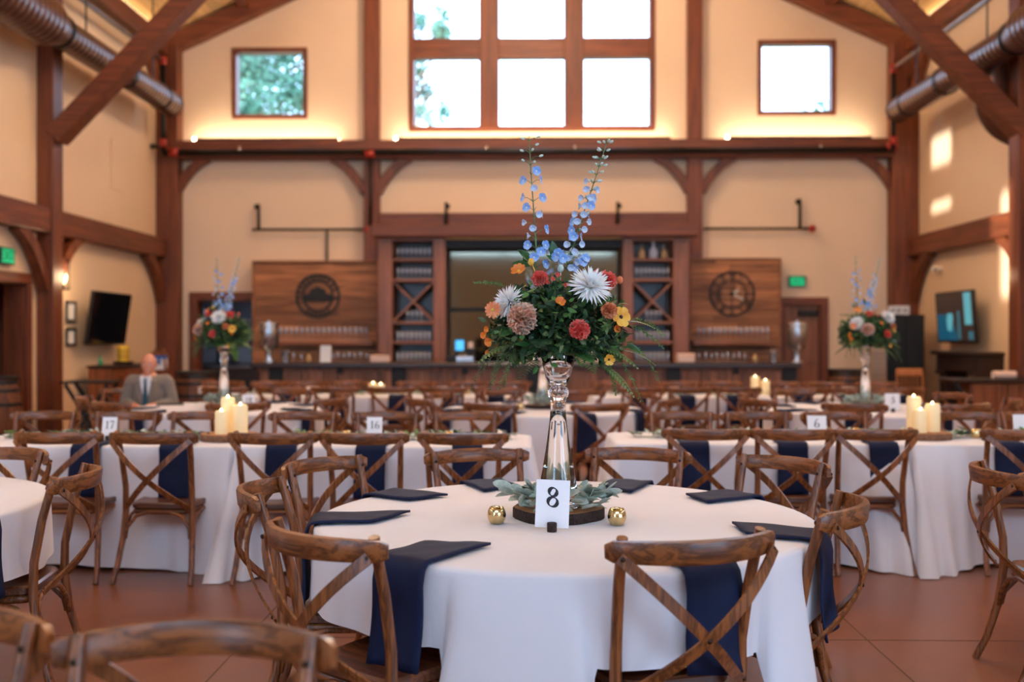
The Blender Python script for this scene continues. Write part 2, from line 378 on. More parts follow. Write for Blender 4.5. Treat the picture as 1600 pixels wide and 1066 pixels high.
# ceiling boards on the two roof slopes
cl = MB().box((XL - .3, YF, 10.02), (XR + .3, YB + .3, 10.1)).build('ceiling', 'ceiling_wood', kind='structure')
def board_mesh(): return MB().box((-.099, YF - .1, 0), (.099, YB + .25, .03), 0, .008).mesh('ceiling_board', 'ceiling_wood')
bme = board_mesh(); ang = math.atan(PITCH)
for sgn in (-1, 1):
    x0 = -6.85 if sgn < 0 else 7.02
    for i in range(39):
        dd = .1 + i * .2; x = x0 - sgn * dd * math.cos(ang); z = rafter_z(x0) + .36 + dd * math.sin(ang)
        if (x - XA) * sgn < -.05: break
        obj('board', bme, cl, (x, 0, z), (0, sgn * ang, 0))
def window_unit(name, hole, plane, cols, rows, mull, frame=.05, trim=.06):
    """Wood-trimmed window; plane = function (u, depth, z) -> point; depth 0 is the wall face, inwards negative."""
    e = empty(name, kind='structure'); u0, u1, z0, z1 = hole
    def stick(nm, a, b, d0, d1):
        pts = [plane(u, d, z) for u in (a[0], b[0]) for d in (d0, d1) for z in (a[1], b[1])]
        lo = [min(p[k] for p in pts) for k in range(3)]; hi = [max(p[k] for p in pts) for k in range(3)]
        MB().box(lo, hi, 0, .008).build(nm, 'timber_Z' if abs(b[1] - a[1]) > abs(b[0] - a[0]) else ('timber_X' if abs(hi[0] - lo[0]) > .3 else 'timber_Y'), e)
    stick('sill', (u0 - trim, z0 - trim), (u1 + trim, z0 + frame), -.03, .2)
    stick('head', (u0 - trim, z1 - frame), (u1 + trim, z1 + trim), -.03, .2)
    for u in (u0 - trim, u1 - frame): stick('jamb', (u, z0 + frame), (u + trim + frame, z1 - frame), -.03, .2)
    iw = (u1 - u0 - 2 * frame - mull * (cols - 1)) / cols; ih = (z1 - z0 - 2 * frame - mull * (rows - 1)) / rows
    for c in range(1, cols):
        a = u0 + frame + c * iw + (c - 1) * mull; stick('mullion', (a, z0 + frame), (a + mull, z1 - frame), -.02, .18)
    for c in range(cols):
        a = u0 + frame + c * (iw + mull)
        for r in range(rows):
            b = z0 + frame + r * (ih + mull)
            if r: stick('transom', (a, b - mull), (a + iw, b), -.02, .18)
            pts = [plane(a, .14, b), plane(a + iw, .146, b + ih)]
            MB().box(pts[0], pts[1]).build('pane', 'window_glass', e)
    return e
bk = lambda u, d, z: (u, YB + d, z); lf = lambda u, d, z: (XL - d, u, z); rt = lambda u, d, z: (XR + d, u, z); fr = lambda u, d, z: (u, YF - .0 - d, z)
window_unit('window_1', w1, bk, 1, 1, .1, .03, .05); window_unit('window_2', w2, bk, 3, 2, .355, .06, .04); window_unit('window_3', w3, bk, 1, 1, .1, .03, .05)
k = 4
for h in LWIN: window_unit('window_%d' % k, h, lf, 1, 1, .1); k += 1
for h in RWIN: window_unit('window_%d' % k, h, rt, 1, 1, .1); k += 1
for h in FWIN: window_unit('window_%d' % k, h, fr, 3, 2, .08); k += 1
for h in (w1, w2, w3): portal(((h[0] + h[1]) / 2, YB + .22, (h[2] + h[3]) / 2), (R(-90), 0, 0), h[1] - h[0], h[3] - h[2])
for h in LWIN: portal((XL - .22, (h[0] + h[1]) / 2, (h[2] + h[3]) / 2), (0, R(-90), 0), h[3] - h[2], h[1] - h[0])
for h in RWIN: portal((XR + .22, (h[0] + h[1]) / 2, (h[2] + h[3]) / 2), (0, R(90), 0), h[3] - h[2], h[1] - h[0])
for h in FWIN: portal(((h[0] + h[1]) / 2, YF - .22, (h[2] + h[3]) / 2), (R(90), 0, 0), h[1] - h[0], h[3] - h[2])

# doors and door trims
def door_trim(name, h, w=.11):
    e = empty(name, kind='structure'); u0, u1, _, z1 = h
    MB().box((u0 - w, YB - .04, z1), (u1 + w, YB + .02, z1 + .13), 0, .006).build('head', 'timber_X', e)
    for u in (u0 - w, u1): MB().box((u, YB - .04, 0), (u + w, YB + .02, z1), 0, .006).build('jamb', 'timber_Z', e)
    MB().box((u0, YB, z1 - .03), (u1, YB + .25, z1)).build('lining', 'timber_X', e)
    for u in (u0, u1 - .03): MB().box((u, YB, 0), (u + .03, YB + .25, z1 - .03)).build('lining', 'timber_Z', e)
    return e
door_trim('door_1', d1)
e = door_trim('door_2', d2)
lf_ = MB().box((d2[0] + .03, YB + .09, 0), (d2[1] - .03, YB + .135, d2[3] - .03), 0, .005).build('door_leaf', 'cabinet_wood', e)
MB().box((d2[0] + .12, YB + .075, .95), (d2[1] - .25, YB + .09, 1.8), 0, .004).build('raised_panel', 'cabinet_wood', lf_)
MB().box((d2[0] + .25, YB - .0, d2[3] - .2), (d2[1] - .06, YB + .09, d2[3] - .1), 0, .01).build('door_closer', 'black_matte', lf_)
MB().tube([(d2[1] - .1, YB + .085, 1.0), (d2[1] - .1, YB + .02, 1.0), (d2[1] - .22, YB + .02, 1.0)], .011).build('handle', 'steel', lf_)
# the lit kitchen beyond the open doorway
plain('kitchen_paint', rgb(186, 190, 204), .7)
kt = empty('wall_kitchen', kind='structure')
MB().box((d1[0] - 1.2, 20.4, 0), (d1[1] + 1.2, 20.5, 2.9)).build('back_panel', 'kitchen_paint', kt)
MB().box((XL - .25, YB + .25, 0), (XL - .15, 20.4, 2.9)).build('side_panel', 'kitchen_paint', kt)
MB().box((d1[1] + 1.2, YB + .25, 0), (d1[1] + 1.3, 20.4, 2.9)).build('side_panel', 'kitchen_paint', kt)
MB().box((d1[0] - 1.2, YB + .25, 2.8), (d1[1] + 1.2, 20.4, 2.9)).build('ceiling_panel', 'kitchen_paint', kt)
o = empty('steel_shelf', (ax(340, 20) + .3, 19.9, 0), 0, 'steel wire shelf of white containers seen through the kitchen doorway', 'shelf')
for z in (.9, 1.35, 1.75): MB().box((-.6, -.2, z - .015), (.6, .2, z + .015), 0, .004).build('shelf_board', 'steel', o)
for x in (-.58, .58):
    for y in (-.18, .18): MB().tube([(x, y, 0), (x, y, 2.0)], .014).build('post', 'steel', o)
for i, (x, z, wd, h, mt) in enumerate(((-.4, .915, .28, .3, 'kitchen_paint'), (-.05, .915, .3, .26, 'steel'), (.33, .915, .3, .32, 'kitchen_paint'), (-.35, 1.365, .34, .24, 'kitchen_paint'), (.1, 1.365, .36, .2, 'steel'), (.4, 1.365, .2, .25, 'kitchen_paint'))):
    e2 = empty('storage_tub', (o.location.x + x, 19.9, z), 0, '%s storage tub on the %s kitchen shelf' % (('large pale', 'wide steel', 'tall pale', 'broad pale', 'low steel', 'small pale')[i], ('lower', 'lower', 'lower', 'middle', 'middle', 'middle')[i]), 'tub')
    MB().box((-wd / 2, -.15, 0), (wd / 2, .15, h - .03), 0, .02).build('tub_body', mt, e2); MB().box((-wd / 2 - .01, -.16, h - .03), (wd / 2 + .01, .16, h), 0, .008).build('lid', mt, e2)
o = empty('kitchen_lamp', (ax(345, 19), 19, 2.74), 0, 'flat fluorescent lamp on the kitchen ceiling behind the open doorway', 'lamp')
MB().box((-.5, -.12, 0), (.5, .12, .06), 0, .01).build('housing', 'steel', o)
MB().box((-.46, -.1, -.012), (.46, .1, 0)).build('diffuser', glow('fluorescent', (.85, .9, 1, 1), .8), o)
e2 = empty('prep_counter', (ax(352, 18.4), 18.5, 0), 0, 'dark counter standing just inside the kitchen doorway', 'counter')
MB().box((-.6, -.25, 0), (.6, .25, .86), 0, .01).build('cabinet', 'dark_wood', e2); MB().box((-.63, -.28, .86), (.63, .28, .9), 0, .008).build('worktop', 'steel', e2)
# side doorway with its dark vestibule
e = empty('door_3', kind='structure'); y0, y1, _, z1 = LDOOR
MB().box((XL - .02, y0 - .12, z1), (XL + .05, y1 + .12, z1 + .14), 0, .006).build('head', 'timber_Y', e)
for y in (y0 - .12, y1): MB().box((XL - .02, y, 0), (XL + .05, y + .12, z1), 0, .006).build('jamb', 'timber_Z', e)
for y in (y0, y1 - .03): MB().box((XL - .25, y, 0), (XL - .0, y + .03, z1), 0).build('lining', 'timber_Z', e)
v = empty('wall_vestibule', kind='structure')
MB().box((XL - 1.6, y0 - .6, -.1), (XL - .25, y1 + .6, 0)).build('floor_panel', 'stained_concrete', v)
MB().box((XL - 1.6, y0 - .6, 0), (XL - 1.55, y1 + .6, 2.6)).build('back_panel', 'dark_wood', v)
MB().box((XL - 1.6, y1 + .55, 0), (XL - .25, y1 + .6, 2.6)).build('side_panel', 'cabinet_wood', v)
MB().box((XL - 1.6, y0 - .6, 0), (XL - .25, y0 - .55, 2.6)).build('side_panel', 'cabinet_wood', v)
MB().box((XL - 1.6, y0 - .6, 2.6), (XL - .25, y1 + .6, 2.65)).build('ceiling_panel', 'wall_paint_side', v)

# ------------------------------------------------------------------ timber frame
def timber(name, a, b, label, cat='beam', axis='Z', c=.012):
    return MB().box(a, b, 0, c).build(name, 'timber_' + axis, label=label, cat=cat)
PW = .29
timber('timber_post', (XL, YB - PW, 0), (ax(277, YB - PW), YB, ZE + .1), 'heavy dark-stained timber post in the wall corner beyond the tilted black television', 'post')
timber('timber_post', (ax(1395, YB - PW), YB - PW, 0), (XR, YB, ZE + .1), 'heavy timber corner post behind the tall black cabinet', 'post')
YP = 13.1
timber('timber_post', (XL, YP, 0), (ax(83, YP), YP + PW, ZE + .1), 'thick timber post between the side doorway and the wall lantern', 'post')
timber('timber_post', (ax(1592, YP), YP, 0), (XR, YP + PW, ZE + .1), 'timber post at the picture edge by the lantern with sunlit wall', 'post')
for x0, x1, nm in ((568, 592, 'round emblem'), (1075, 1098, 'clock')):
    a, b = ax(x0, YB - .2), ax(x1, YB - .2)
    timber('timber_post', (a, YB - .2, 2.5), (b, YB, rafter_z((a + b) / 2) + .1), 'tall timber wall post above the plank panel with the %s' % nm, 'post')
BZ0, BZ1 = az(247, YB - .25), az(218, YB - .25)
timber('timber_beam', (XL, YB - .28, BZ0), (XR, YB - .001, BZ1), 'long horizontal timber beam across the gable wall below the big window', 'beam', 'X')
timber('timber_beam', (ax(592, YB - .2), YB - .18, az(352, YB - .2)), (ax(1076, YB - .2), YB - .001, az(332, YB - .2)), 'timber beam above the bar canopy between the two wall posts', 'beam', 'X')
SB1 = az(376, YB, 247) ; SB0 = SB1 - .33
for sx, xa, xb, nm in ((-1, XL, XL + .2, 'television over the buffet'), (1, XR - .2, XR, 'television over the mantel')):
    timber('timber_beam', (xa, YP + PW, SB0), (xb, YB - PW, SB1), 'sloping-looking side wall beam above the %s' % nm, 'beam', 'Y')
    timber('timber_beam', (xa, YF, SB0), (xb, YP, SB1), 'side wall beam running past the picture edge toward the %s' % nm, 'beam', 'Y')
    timber('wall_plate', (xa if sx < 0 else XR - .24, YF, ZE - .1), (xa + .24 if sx < 0 else xb, YB - .01, ZE + .2), 'timber eaves plate under the roof boards on the wall with the %s' % nm, 'beam', 'Y')
def rafter(x0, x1, y, wd, label, ht=.3):
    mb = MB(); z0, z1 = rafter_z(x0) + ht / 2, rafter_z(x1) + ht / 2
    mb.beam((x0, y, z0), (x1, y, z1), wd, ht, (0, 0, 1), 0, .012); return mb.build('rafter', 'timber_X', label=label, cat='rafter')
rafter(XL - .1, XA, YB - .13, .24, 'sloping rafter along the gable wall above the window with green trees'); rafter(XR + .1, XA, YB - .13, .24, 'sloping rafter along the gable wall above the window showing white sky')
for y, nm in ((YP + .15, 'second'), (8.7, 'third'), (4.3, 'fourth'), (0, 'fifth')):
    rafter(XL - .1, XA, y, .26, '%s sloping roof rafter from the gable wall, on the buffet side' % nm); rafter(XR + .1, XA, y, .26, '%s sloping roof rafter from the gable wall, on the mantel side' % nm)
# purlin sticks seen between the rafters
for X, nm in ((-5.0, 'buffet side'), (5.2, 'mantel side'), (-2.6, 'middle of the buffet slope'), (2.75, 'middle of the mantel slope')):
    timber('roof_purlin', (X - .09, YF, rafter_z(X) + .17), (X + .09, YB - .02, rafter_z(X) + .37), 'roof purlin under the boards, %s' % nm, 'purlin', 'Y')
def curved_brace(p, q, bulge, wd, ht, label, side):
    """A bent brace from p to q; side = direction across it; bulge > 0 bows it toward the corner."""
    p, q, b = Vector(p), Vector(q), Vector(bulge); pts = [p.lerp(q, i / 12) + b * (4 * (i / 12) * (1 - i / 12)) for i in range(13)]
    h, k = wd / 2, ht / 2
    MB().sweep(pts, [(-k, -h), (k, -h), (k, h), (-k, h)], side).build('curved_brace', 'timber_Z', smooth='auto', label=label, cat='brace')
yb = YB - .12
for xa, sg, nm in ((ax(277, yb), 1, 'corner post by the kitchen doorway'), (ax(568, yb), -1, 'emblem-side wall post, toward the corner'), (ax(592, yb), 1, 'emblem-side wall post, toward the bar'), (ax(1075, yb), -1, 'clock-side wall post, toward the bar'), (ax(1098, yb), 1, 'clock-side wall post, toward the corner'), (ax(1395, yb), -1, 'corner post behind the black cabinet')):
    curved_brace((xa - .02 * sg, yb, BZ0 - .58), (xa + .56 * sg, yb, BZ0 + .04), (-.04 * sg, 0, .075), .13, .15, 'curved timber knee brace under the long beam at the %s' % nm, (0, 1, 0))
for sx, X, nm in ((-1, XL + .1, 'buffet'), (1, XR - .1, 'mantel')):
    for y, d, nn in ((YB - PW, -1, 'corner post'), (YP, -1, 'nearer face of the middle post'), (YP + PW, 1, 'farther face of the middle post')):
        curved_brace((X, y - .02 * d, SB0 - .74), (X, y + .72 * d, SB0 + .03), (0, -.05 * d, .1), .14, .16, 'curved knee brace at the %s, %s wall' % (nn, nm), (1, 0, 0))
    curved_brace((X, YB - PW + .02, ZE - 1.0), (X, YB - PW - .9, ZE - .02), (0, .05, .1), .14, .14, 'curved brace from the corner post up to the eaves plate, %s wall' % nm, (1, 0, 0))
    xi = XL + .2 if sx < 0 else XR - .2
    b0 = MB().beam((xi, YP + .14, 4.1), (xi - sx * 2.75, YP + .14, 6.85 + .1), .24, .31, (0, 1, 0), 0, .015)
    b0.build('knee_brace', 'timber_X', label='big straight diagonal timber brace rising from the middle post, %s wall' % nm, cat='brace')

# ------------------------------------------------------------------ light strips on the beam
plain('led_channel', rgb(60, 40, 30), .5, .3); glow('led_warm', (1.0, .8, .54, 1), 24); glow('ceiling_fill_glow', (1.0, .72, .42, 1), 5)
for x0, x1, nm in ((308, 532, 'under the window with green trees'), (620, 1046, 'under the large middle window'), (1134, 1358, 'under the window showing white sky')):
    a, b = ax(x0, YB - .1), ax(x1, YB - .1); e = empty('light_strip', ((a + b) / 2, YB - .19, BZ1), 0, 'warm LED strip light lying on the long beam %s' % nm, 'light')
    MB().box((-(b - a) / 2, -.06, .0), ((b - a) / 2, -.045, .045)).build('channel', 'led_channel', e)
    MB().ball((-(b - a) / 2, -.05, .03), .03, 10, 8).build('end_bulb', 'led_warm', e, True)
    MB().box((-(b - a) / 2, -.045, .003), ((b - a) / 2, .01, .028)).build('led_tape', 'led_warm', e)

for sx, X, nm in ((-1, XL + .2, 'buffet'), (1, XR - .2, 'mantel')):  # unseen glowing strips added to brighten the ceiling boards near the eaves
    e = empty('light_strip', (X, 11, ZE + .2), 0, 'unseen warm fill strip added on the eaves plate of the %s wall' % nm, 'light')
    MB().box((-.02, -6.2, 0), (.02, 6.2, .012)).build('channel', 'led_channel', e); MB().box((-.015, -6.2, .012), (.015, 6.2, .02)).build('led_tape', 'ceiling_fill_glow', e)

# ------------------------------------------------------------------ ducts and pipes
def spiral_mat():
    m, n, l, p = new_mat('spiral_duct'); p.inputs['Base Color'].default_value = rgb(92, 58, 46); p.inputs['Metallic'].default_value = .4; p.inputs['Roughness'].default_value = .3
    tc = n.new('ShaderNodeTexCoord'); wv = n.new('ShaderNodeTexWave'); wv.bands_direction = 'Y'; wv.inputs['Scale'].default_value = 2.6; l.new(tc.outputs['Object'], wv.inputs['Vector'])
    b = n.new('ShaderNodeBump'); b.inputs['Strength'].default_value = .5; b.inputs['Distance'].default_value = .02; l.new(wv.outputs['Fac'], b.inputs['Height']); l.new(b.outputs[0], p.inputs['Normal'])
spiral_mat()
for sx, X, xe, ye, nm in ((-1, -6.02, 265, 160, 'above the buffet side'), (1, 6.1, 1395, 170, 'above the mantel side')):
    ze = az(ye, 16.5, xe); e = empty('air_duct', (X, 16.6, ze), 0, 'long round spiral air duct hung %s of the hall' % nm, 'duct')
    MB().tube([(0, 0, 0), (0, -4.0, 0)], .2, 20).build('duct_tube', 'spiral_duct', e, 'auto')
    MB().tube([(0, .03, 0), (0, 0, 0)], [.185, .212], 20).build('end_cap', 'spiral_duct', e, 'auto')
    MB().tube([(0, -4.0, 0), (0, -4.35, 0)], [.2, .3], 20).build('reducer', 'spiral_duct', e, 'auto')
    MB().tube([(0, -4.35, 0), (0, -20.5, 0)], .3, 20).build('duct_tube', 'spiral_duct', e, 'auto')
    for y in (-.5, -1.9, -4.0): MB().tube([(0, y - .03, 0), (0, y + .03, 0)], .212 if y > -3 else .23, 20).build('collar', 'dark_bronze', e, 'auto')
    for y in (-.8, -3.2): MB().tube([(0, y, .2), (0, y, ZE + 1.0 - ze)], .012, 6).build('hanger_rod', 'black_metal', e)
    if sx > 0:
        q = 13.62 - 16.6; el = [(.17, q, -.05), (.17, q, -.35)] + [(.17 + .46 * (1 - math.cos(R(a))), q, -.5 - .46 * math.sin(R(a))) for a in range(0, 91, 10)]
        MB().tube(el, .23, 18).build('elbow', 'spiral_duct', e, 'auto')
for sx, X, xe, nm in ((-1, -6.36, 250, 'buffet wall'), (1, 6.42, 1400, 'mantel wall')):
    zt = az(96 if sx < 0 else 109, 17.1, xe); X2 = ax(253 if sx < 0 else 1397.5, 17.0)
    e = empty('sprinkler_pipe', (0, 0, 0), 0, 'grey sprinkler pipe running under the eaves of the %s down to the long beam' % nm, 'pipe')
    MB().tube([(X2, 17.05, zt), (X2, YF, zt)], .04, 10).build('eaves_pipe', 'steel', e, True)
    MB().tube([(X2, 17.05, zt), (X2, 17.05, az(237, 17.05))], .042, 10).build('drop_pipe', 'black_metal', e, True)
    for z in (zt, az(222, 17.05)): MB().tube([(X2, 17.05, z - .07), (X2, 17.05, z + .07)], .062, 10).build('coupling', 'red_paint', e, True)
    if sx < 0: MB().tube([(X2, 17.05, az(227, 17.05)), (ax(236, 17.05), 17.05, az(227, 17.05))], .04, 10).build('branch_stub', 'black_metal', e, True)
yp = 17.2; e = empty('black_pipe', (0, 0, 0), 0, 'black pipe with red couplings fixed along the front of the long beam', 'pipe')
MB().tube([(ax(255, yp), yp, az(237, yp)), (ax(1397, yp), yp, az(236, yp))], .055, 10).build('main_pipe', 'black_metal', e, True)
MB().tube([(ax(578, yp), yp, az(240, yp)), (ax(578, yp), yp, az(352, yp))], .035, 10).build('drop_pipe', 'black_metal', e, True)
for x, y in ((272, 236), (578, 240), (1393, 232)): MB().tube([(ax(x, yp) - .08, yp, az(y, yp)), (ax(x, yp) + .08, yp, az(y, yp))], .075, 10).build('coupling', 'red_paint', e, True)
for x in (374, 760, 898, 1282): MB().tube([(ax(x, yp), yp - .02, az(228, yp)), (ax(x, yp), yp - .02, az(239, yp))], .022, 8).build('hanger', 'steel', e, True)
for nm, x0, x1, rs, cap in (('emblem', 394, 572, ((404, 318),), 573), ('clock', 1100, 1268, ((1250, 312),), 1269)):
    e = empty('thin_pipe', (0, 0, 0), 0, 'thin horizontal pipe on the wall above the %s panel with a small riser' % nm, 'pipe')
    MB().tube([(ax(x0, 17.5), 17.5, az(358, 17.5)), (ax(x1, 17.5), 17.5, az(358, 17.5))], .022, 8).build('pipe_run', 'dark_bronze', e, True)
    for x, y in rs:
        MB().tube([(ax(x, 17.5), 17.5, az(358, 17.5)), (ax(x, 17.5), 17.5, az(y, 17.5))], .03, 8).build('riser', 'dark_bronze', e, True)
        MB().ball((ax(x - 3, 17.45), 17.45, az(y + 4, 17.45)), .05).build('sprinkler_head', 'dark_bronze', e, True)
    MB().ball((ax(cap, 17.45), 17.45, az(358, 17.45)), .07).build('end_fitting', 'red_paint', e, True)
MB().tube([(ax(511, 17.54), 17.54, az(358, 17.54)), (ax(511, 17.54), 17.54, az(407, 17.54))], .02, 8).build('conduit', 'dark_bronze', None, True, label='short vertical conduit between the thin pipe and the emblem panel', cat='pipe')
for x, nm in ((697, 'emblem'), (965, 'clock')):
    e = empty('sprinkler_riser', (ax(x, 17.3), 17.3, az(352, 17.3)), 0, 'small upright sprinkler riser standing above the bar canopy, %s side' % nm, 'pipe')
    MB().tube([(0, 0, 0), (0, 0, .4)], .028, 8).build('pipe', 'dark_bronze', e, True); MB().ball((.03, -.02, .33), .045).build('sprinkler_head', 'dark_bronze', e, True)
MB().box((XL, 15.45, 3.75), (XL + .012, 15.95, 4.55), 0, .004).build('thin_wall_panel', 'wall_paint_side', label='faint thin cream panel high on the wall above the tilted television', cat='panel')  # thin raised panel in the same paint as the side wall

# ------------------------------------------------------------------ unseen ring lamps added as warm fill from above
glow('fill_bulb_warm', (1.0, .62, .28, 1), 14)
def add_fill_ring(x, y, z, rad, power, nm):
    e = empty('fill_ring_lamp', (x, y, z), 0, 'unseen ring lamp with candle bulbs added as warm fill above the %s' % nm, 'added lamp')
    MB().tube([(rad * math.cos(R(15 * i)), rad * math.sin(R(15 * i)), 0) for i in range(24)], .035, 8, closed=True).build('ring', 'black_metal', e, True)
    for i in range(3):
        a = R(120 * i + 10); MB().tube([(rad * math.cos(a), rad * math.sin(a), 0), (0, 0, 1.0)], .012, 6).build('chain', 'black_metal', e)
    MB().tube([(0, 0, 1.0), (0, 0, rafter_z(x) - z + .2)], .015, 6).build('stem', 'black_metal', e)
    for i in range(8):
        a = R(45 * i); c = MB().lathe([(.018, .03), (.018, .1)], 8, 0, (rad * math.cos(a), rad * math.sin(a), 0)).build('candle_sleeve', 'cream_plastic', e)
        MB().ball((rad * math.cos(a), rad * math.sin(a), .14), (.022, .022, .045), 8, 6).build('bulb', 'fill_bulb_warm', c, True)
    d = bpy.data.lights.new('ring_fill_light', 'POINT'); d.energy = power; d.color = (1.0, .76, .52); d.shadow_soft_size = .45
    o = bpy.data.objects.new('ring_fill_light', d); COL.objects.link(o); o.parent = e; o.location = (0, 0, .35)
for x, y, z, pw, nm in ((-3.2, 4.6, 4.9, 80, 'tables numbered 16 and 17'), (3.2, 4.6, 4.9, 80, 'table numbered 6'), (-3.0, 9.6, 6.3, 150, 'tables at the buffet side'), (3.1, 9.6, 6.3, 150, 'tables at the mantel side'), (0, 13.6, 7.6, 400, 'bar')):
    add_fill_ring(x, y, z, .7, pw, nm)
# ------------------------------------------------------------------ plank panels behind the bar
def plank_panel(nm, x0, x1, ytop, seed, label):
    Y = 17.3; a, b = ax(x0, Y), ax(x1, Y); zt = az(ytop, Y); e = empty('plank_panel', ((a + b) / 2, Y, 0), 0, label, 'panel'); hw = (b - a) / 2
    MB().box((-hw, .04, .9), (hw, .28, zt)).build('backing', 'dark_wood', e)
    r = random.Random(seed); z = .92; ph = .148
    while z < zt - .03:
        top = min(z + ph, zt) - .004; cut = r.uniform(-.55, .55) * hw; pr = r.uniform(-.006, .008)
        for p, q in ((-hw, cut - .002), (cut + .002, hw)): MB().box((p, -pr, z), (q, .045, top), 0, .004).build('plank', 'panel_wood', e)
        z += ph
    for p in (-hw - .03, hw): MB().box((p, -.02, .9), (p + .03, .28, zt), 0, .004).build('edge_strip', 'panel_wood', e)
    MB().box((-hw - .03, -.025, zt), (hw + .03, .28, zt + .035), 0, .005).build('cap_strip', 'panel_wood', e)
plank_panel('a', 397, 590, 410, 3, 'wall panel of dark horizontal planks carrying the round emblem'); plank_panel('b', 1080, 1218, 407, 9, 'wall panel of dark horizontal planks carrying the clock')
YD = 17.27
def annulus(mb, r0, r1, d=.025, seg=48):
    vs = []; fs = []
    for k in range(seg):
        a = 2 * math.pi * k / seg
        for r, y in ((r0, 0), (r1, 0), (r1, d), (r0, d)): vs.append((r * math.cos(a), y, r * math.sin(a)))
    for k in range(seg):
        i, j = k * 4, (k + 1) % seg * 4
        for q in range(4): fs.append((i + q, i + (q + 1) % 4, j + (q + 1) % 4, j + q))
    mb.add(vs, fs)
# emblem: two rings, a band of letter cut-outs, a barn-like silhouette on a bar
e = empty('round_emblem', at(496.5, 462.5, YD), 0, 'round black metal emblem with a barn roof silhouette on the plank panel', 'emblem'); Rd = 35 * YD / FPX
mb = MB(); annulus(mb, Rd * .915, Rd); mb.build('outer_ring', 'black_matte', e); mb = MB(); annulus(mb, Rd * .62, Rd * .70); mb.build('inner_ring', 'black_matte', e)
mb = MB()
for k, a in enumerate([20, 38, 55, 70, 83, 97, 110, 124, 139, 154, 170, 186, -6, 236, 250, 264, 278, 292, 306]):
    wd = 4.2 if k < 13 else 3.6; rr = [(Rd * .72, a - wd), (Rd * .9, a - wd * .8), (Rd * .9, a + wd * .6), (Rd * .72, a + wd * .8)]
    cut = k % 3
    p = [(q * math.cos(R(t)), q * math.sin(R(t))) for q, t in rr]; MB().prism(p, (0, .02, 0), (1, 0, 0), (0, 0, 1), .018).build('letter', 'black_matte', e)
mb = MB(); s = Rd
mb.prism([(-.6 * s, -.25 * s), (.6 * s, -.25 * s), (.62 * s, .06 * s), (.38 * s, .12 * s), (.34 * s, .28 * s), (.08 * s, .38 * s), (0, .46 * s), (-.08 * s, .38 * s), (-.34 * s, .28 * s), (-.38 * s, .12 * s), (-.62 * s, .06 * s)], (0, .02, 0), (1, 0, 0), (0, 0, 1), .02)
mb.build('barn_silhouette', 'black_matte', e)
# clock
e = empty('wall_clock', at(1144, 459, YD), 0, 'large open black skeleton clock with roman numerals on the plank panel', 'clock'); Rd = 35.5 * YD / FPX
mb = MB(); annulus(mb, Rd * .93, Rd); annulus(mb, Rd * .58, Rd * .64); mb.build('ring', 'dark_bronze', e)
rom = ['XII', 'I', 'II', 'III', 'IIII', 'V', 'VI', 'VII', 'VIII', 'IX', 'X', 'XI']
for k in range(12):
    o = obj('roman_numeral', text_mesh(rom[k], Rd * .34, 'dark_bronze', .006), e); a = R(90 - 30 * k)
    o.location = (Rd * .785 * math.cos(a), 0, Rd * .785 * math.sin(a)); o.rotation_euler = (0, R(30 * k), 0); o.scale = (.7, 1, 1.05)
for a in (0, 90): MB().box((-Rd * .6, .012, -.006), (Rd * .6, .02, .006)).build('cross_bar', 'dark_bronze', e, rot=(0, R(a), 0))
plain('pale_brass', rgb(206, 190, 160), .35, .6)
MB().beam((0, -.005, 0), (Rd * .3, -.005, Rd * .17), .03, .006, (0, 1, 0)).build('hour_hand', 'pale_brass', e); MB().beam((0, -.008, 0), (Rd * .5, -.008, -Rd * .28), .022, .006, (0, 1, 0)).build('minute_hand', 'pale_brass', e)
MB().tube([(0, -.012, 0), (0, .03, 0)], .035, 12).build('hub', 'dark_bronze', e, 'auto')

# ------------------------------------------------------------------ bar canopy, shelf towers, mirror
Yc = 16.4
e = empty('bar_canopy', (0, 0, 0), 0, 'long timber canopy beam over the back bar shelves', 'canopy')
MB().box((ax(579, Yc), Yc, az(369, Yc)), (ax(1092, Yc), Yc + .3, az(351, Yc)), 0, .012).build('fascia', 'timber_X', e)
MB().box((ax(579, Yc) + .1, Yc + .3, az(351, Yc) - .05), (ax(1092, Yc) - .1, 17.42, az(351, Yc)), 0, .01).build('canopy_top', 'timber_X', e)
ZT = az(371, 16.62)
Yt = 16.62
GL = []
def glass_meshes():
    """Stemmed wine glass, straight tumbler and upturned glass, each one mesh shared by its copies."""
    wine = MB().lathe([(.034, 0), (.034, .004), (.006, .008), (.004, .075), (.02, .09), (.036, .12), (.038, .15), (.03, .195), (.028, .195), (.036, .15), (.034, .122), (.001, .092)], 12).mesh('wine_glass', 'stem_glass', True)
    tumb = MB().lathe([(.03, 0), (.033, .06), (.037, .135), (.035, .135), (.031, .06), (.028, .01), (.001, .01)], 12).mesh('tumbler', 'stem_glass', True)
    return wine, tumb
WINE, TUMB = glass_meshes()
def drink_glass(me, name, p, label, group, sc=1.0, flip=False, slim=.6):
    o = obj(name, me, None, p, (R(180), 0, 0) if flip else None, label, 'glass', group); o.scale = (sc * slim, sc * slim, sc); return o
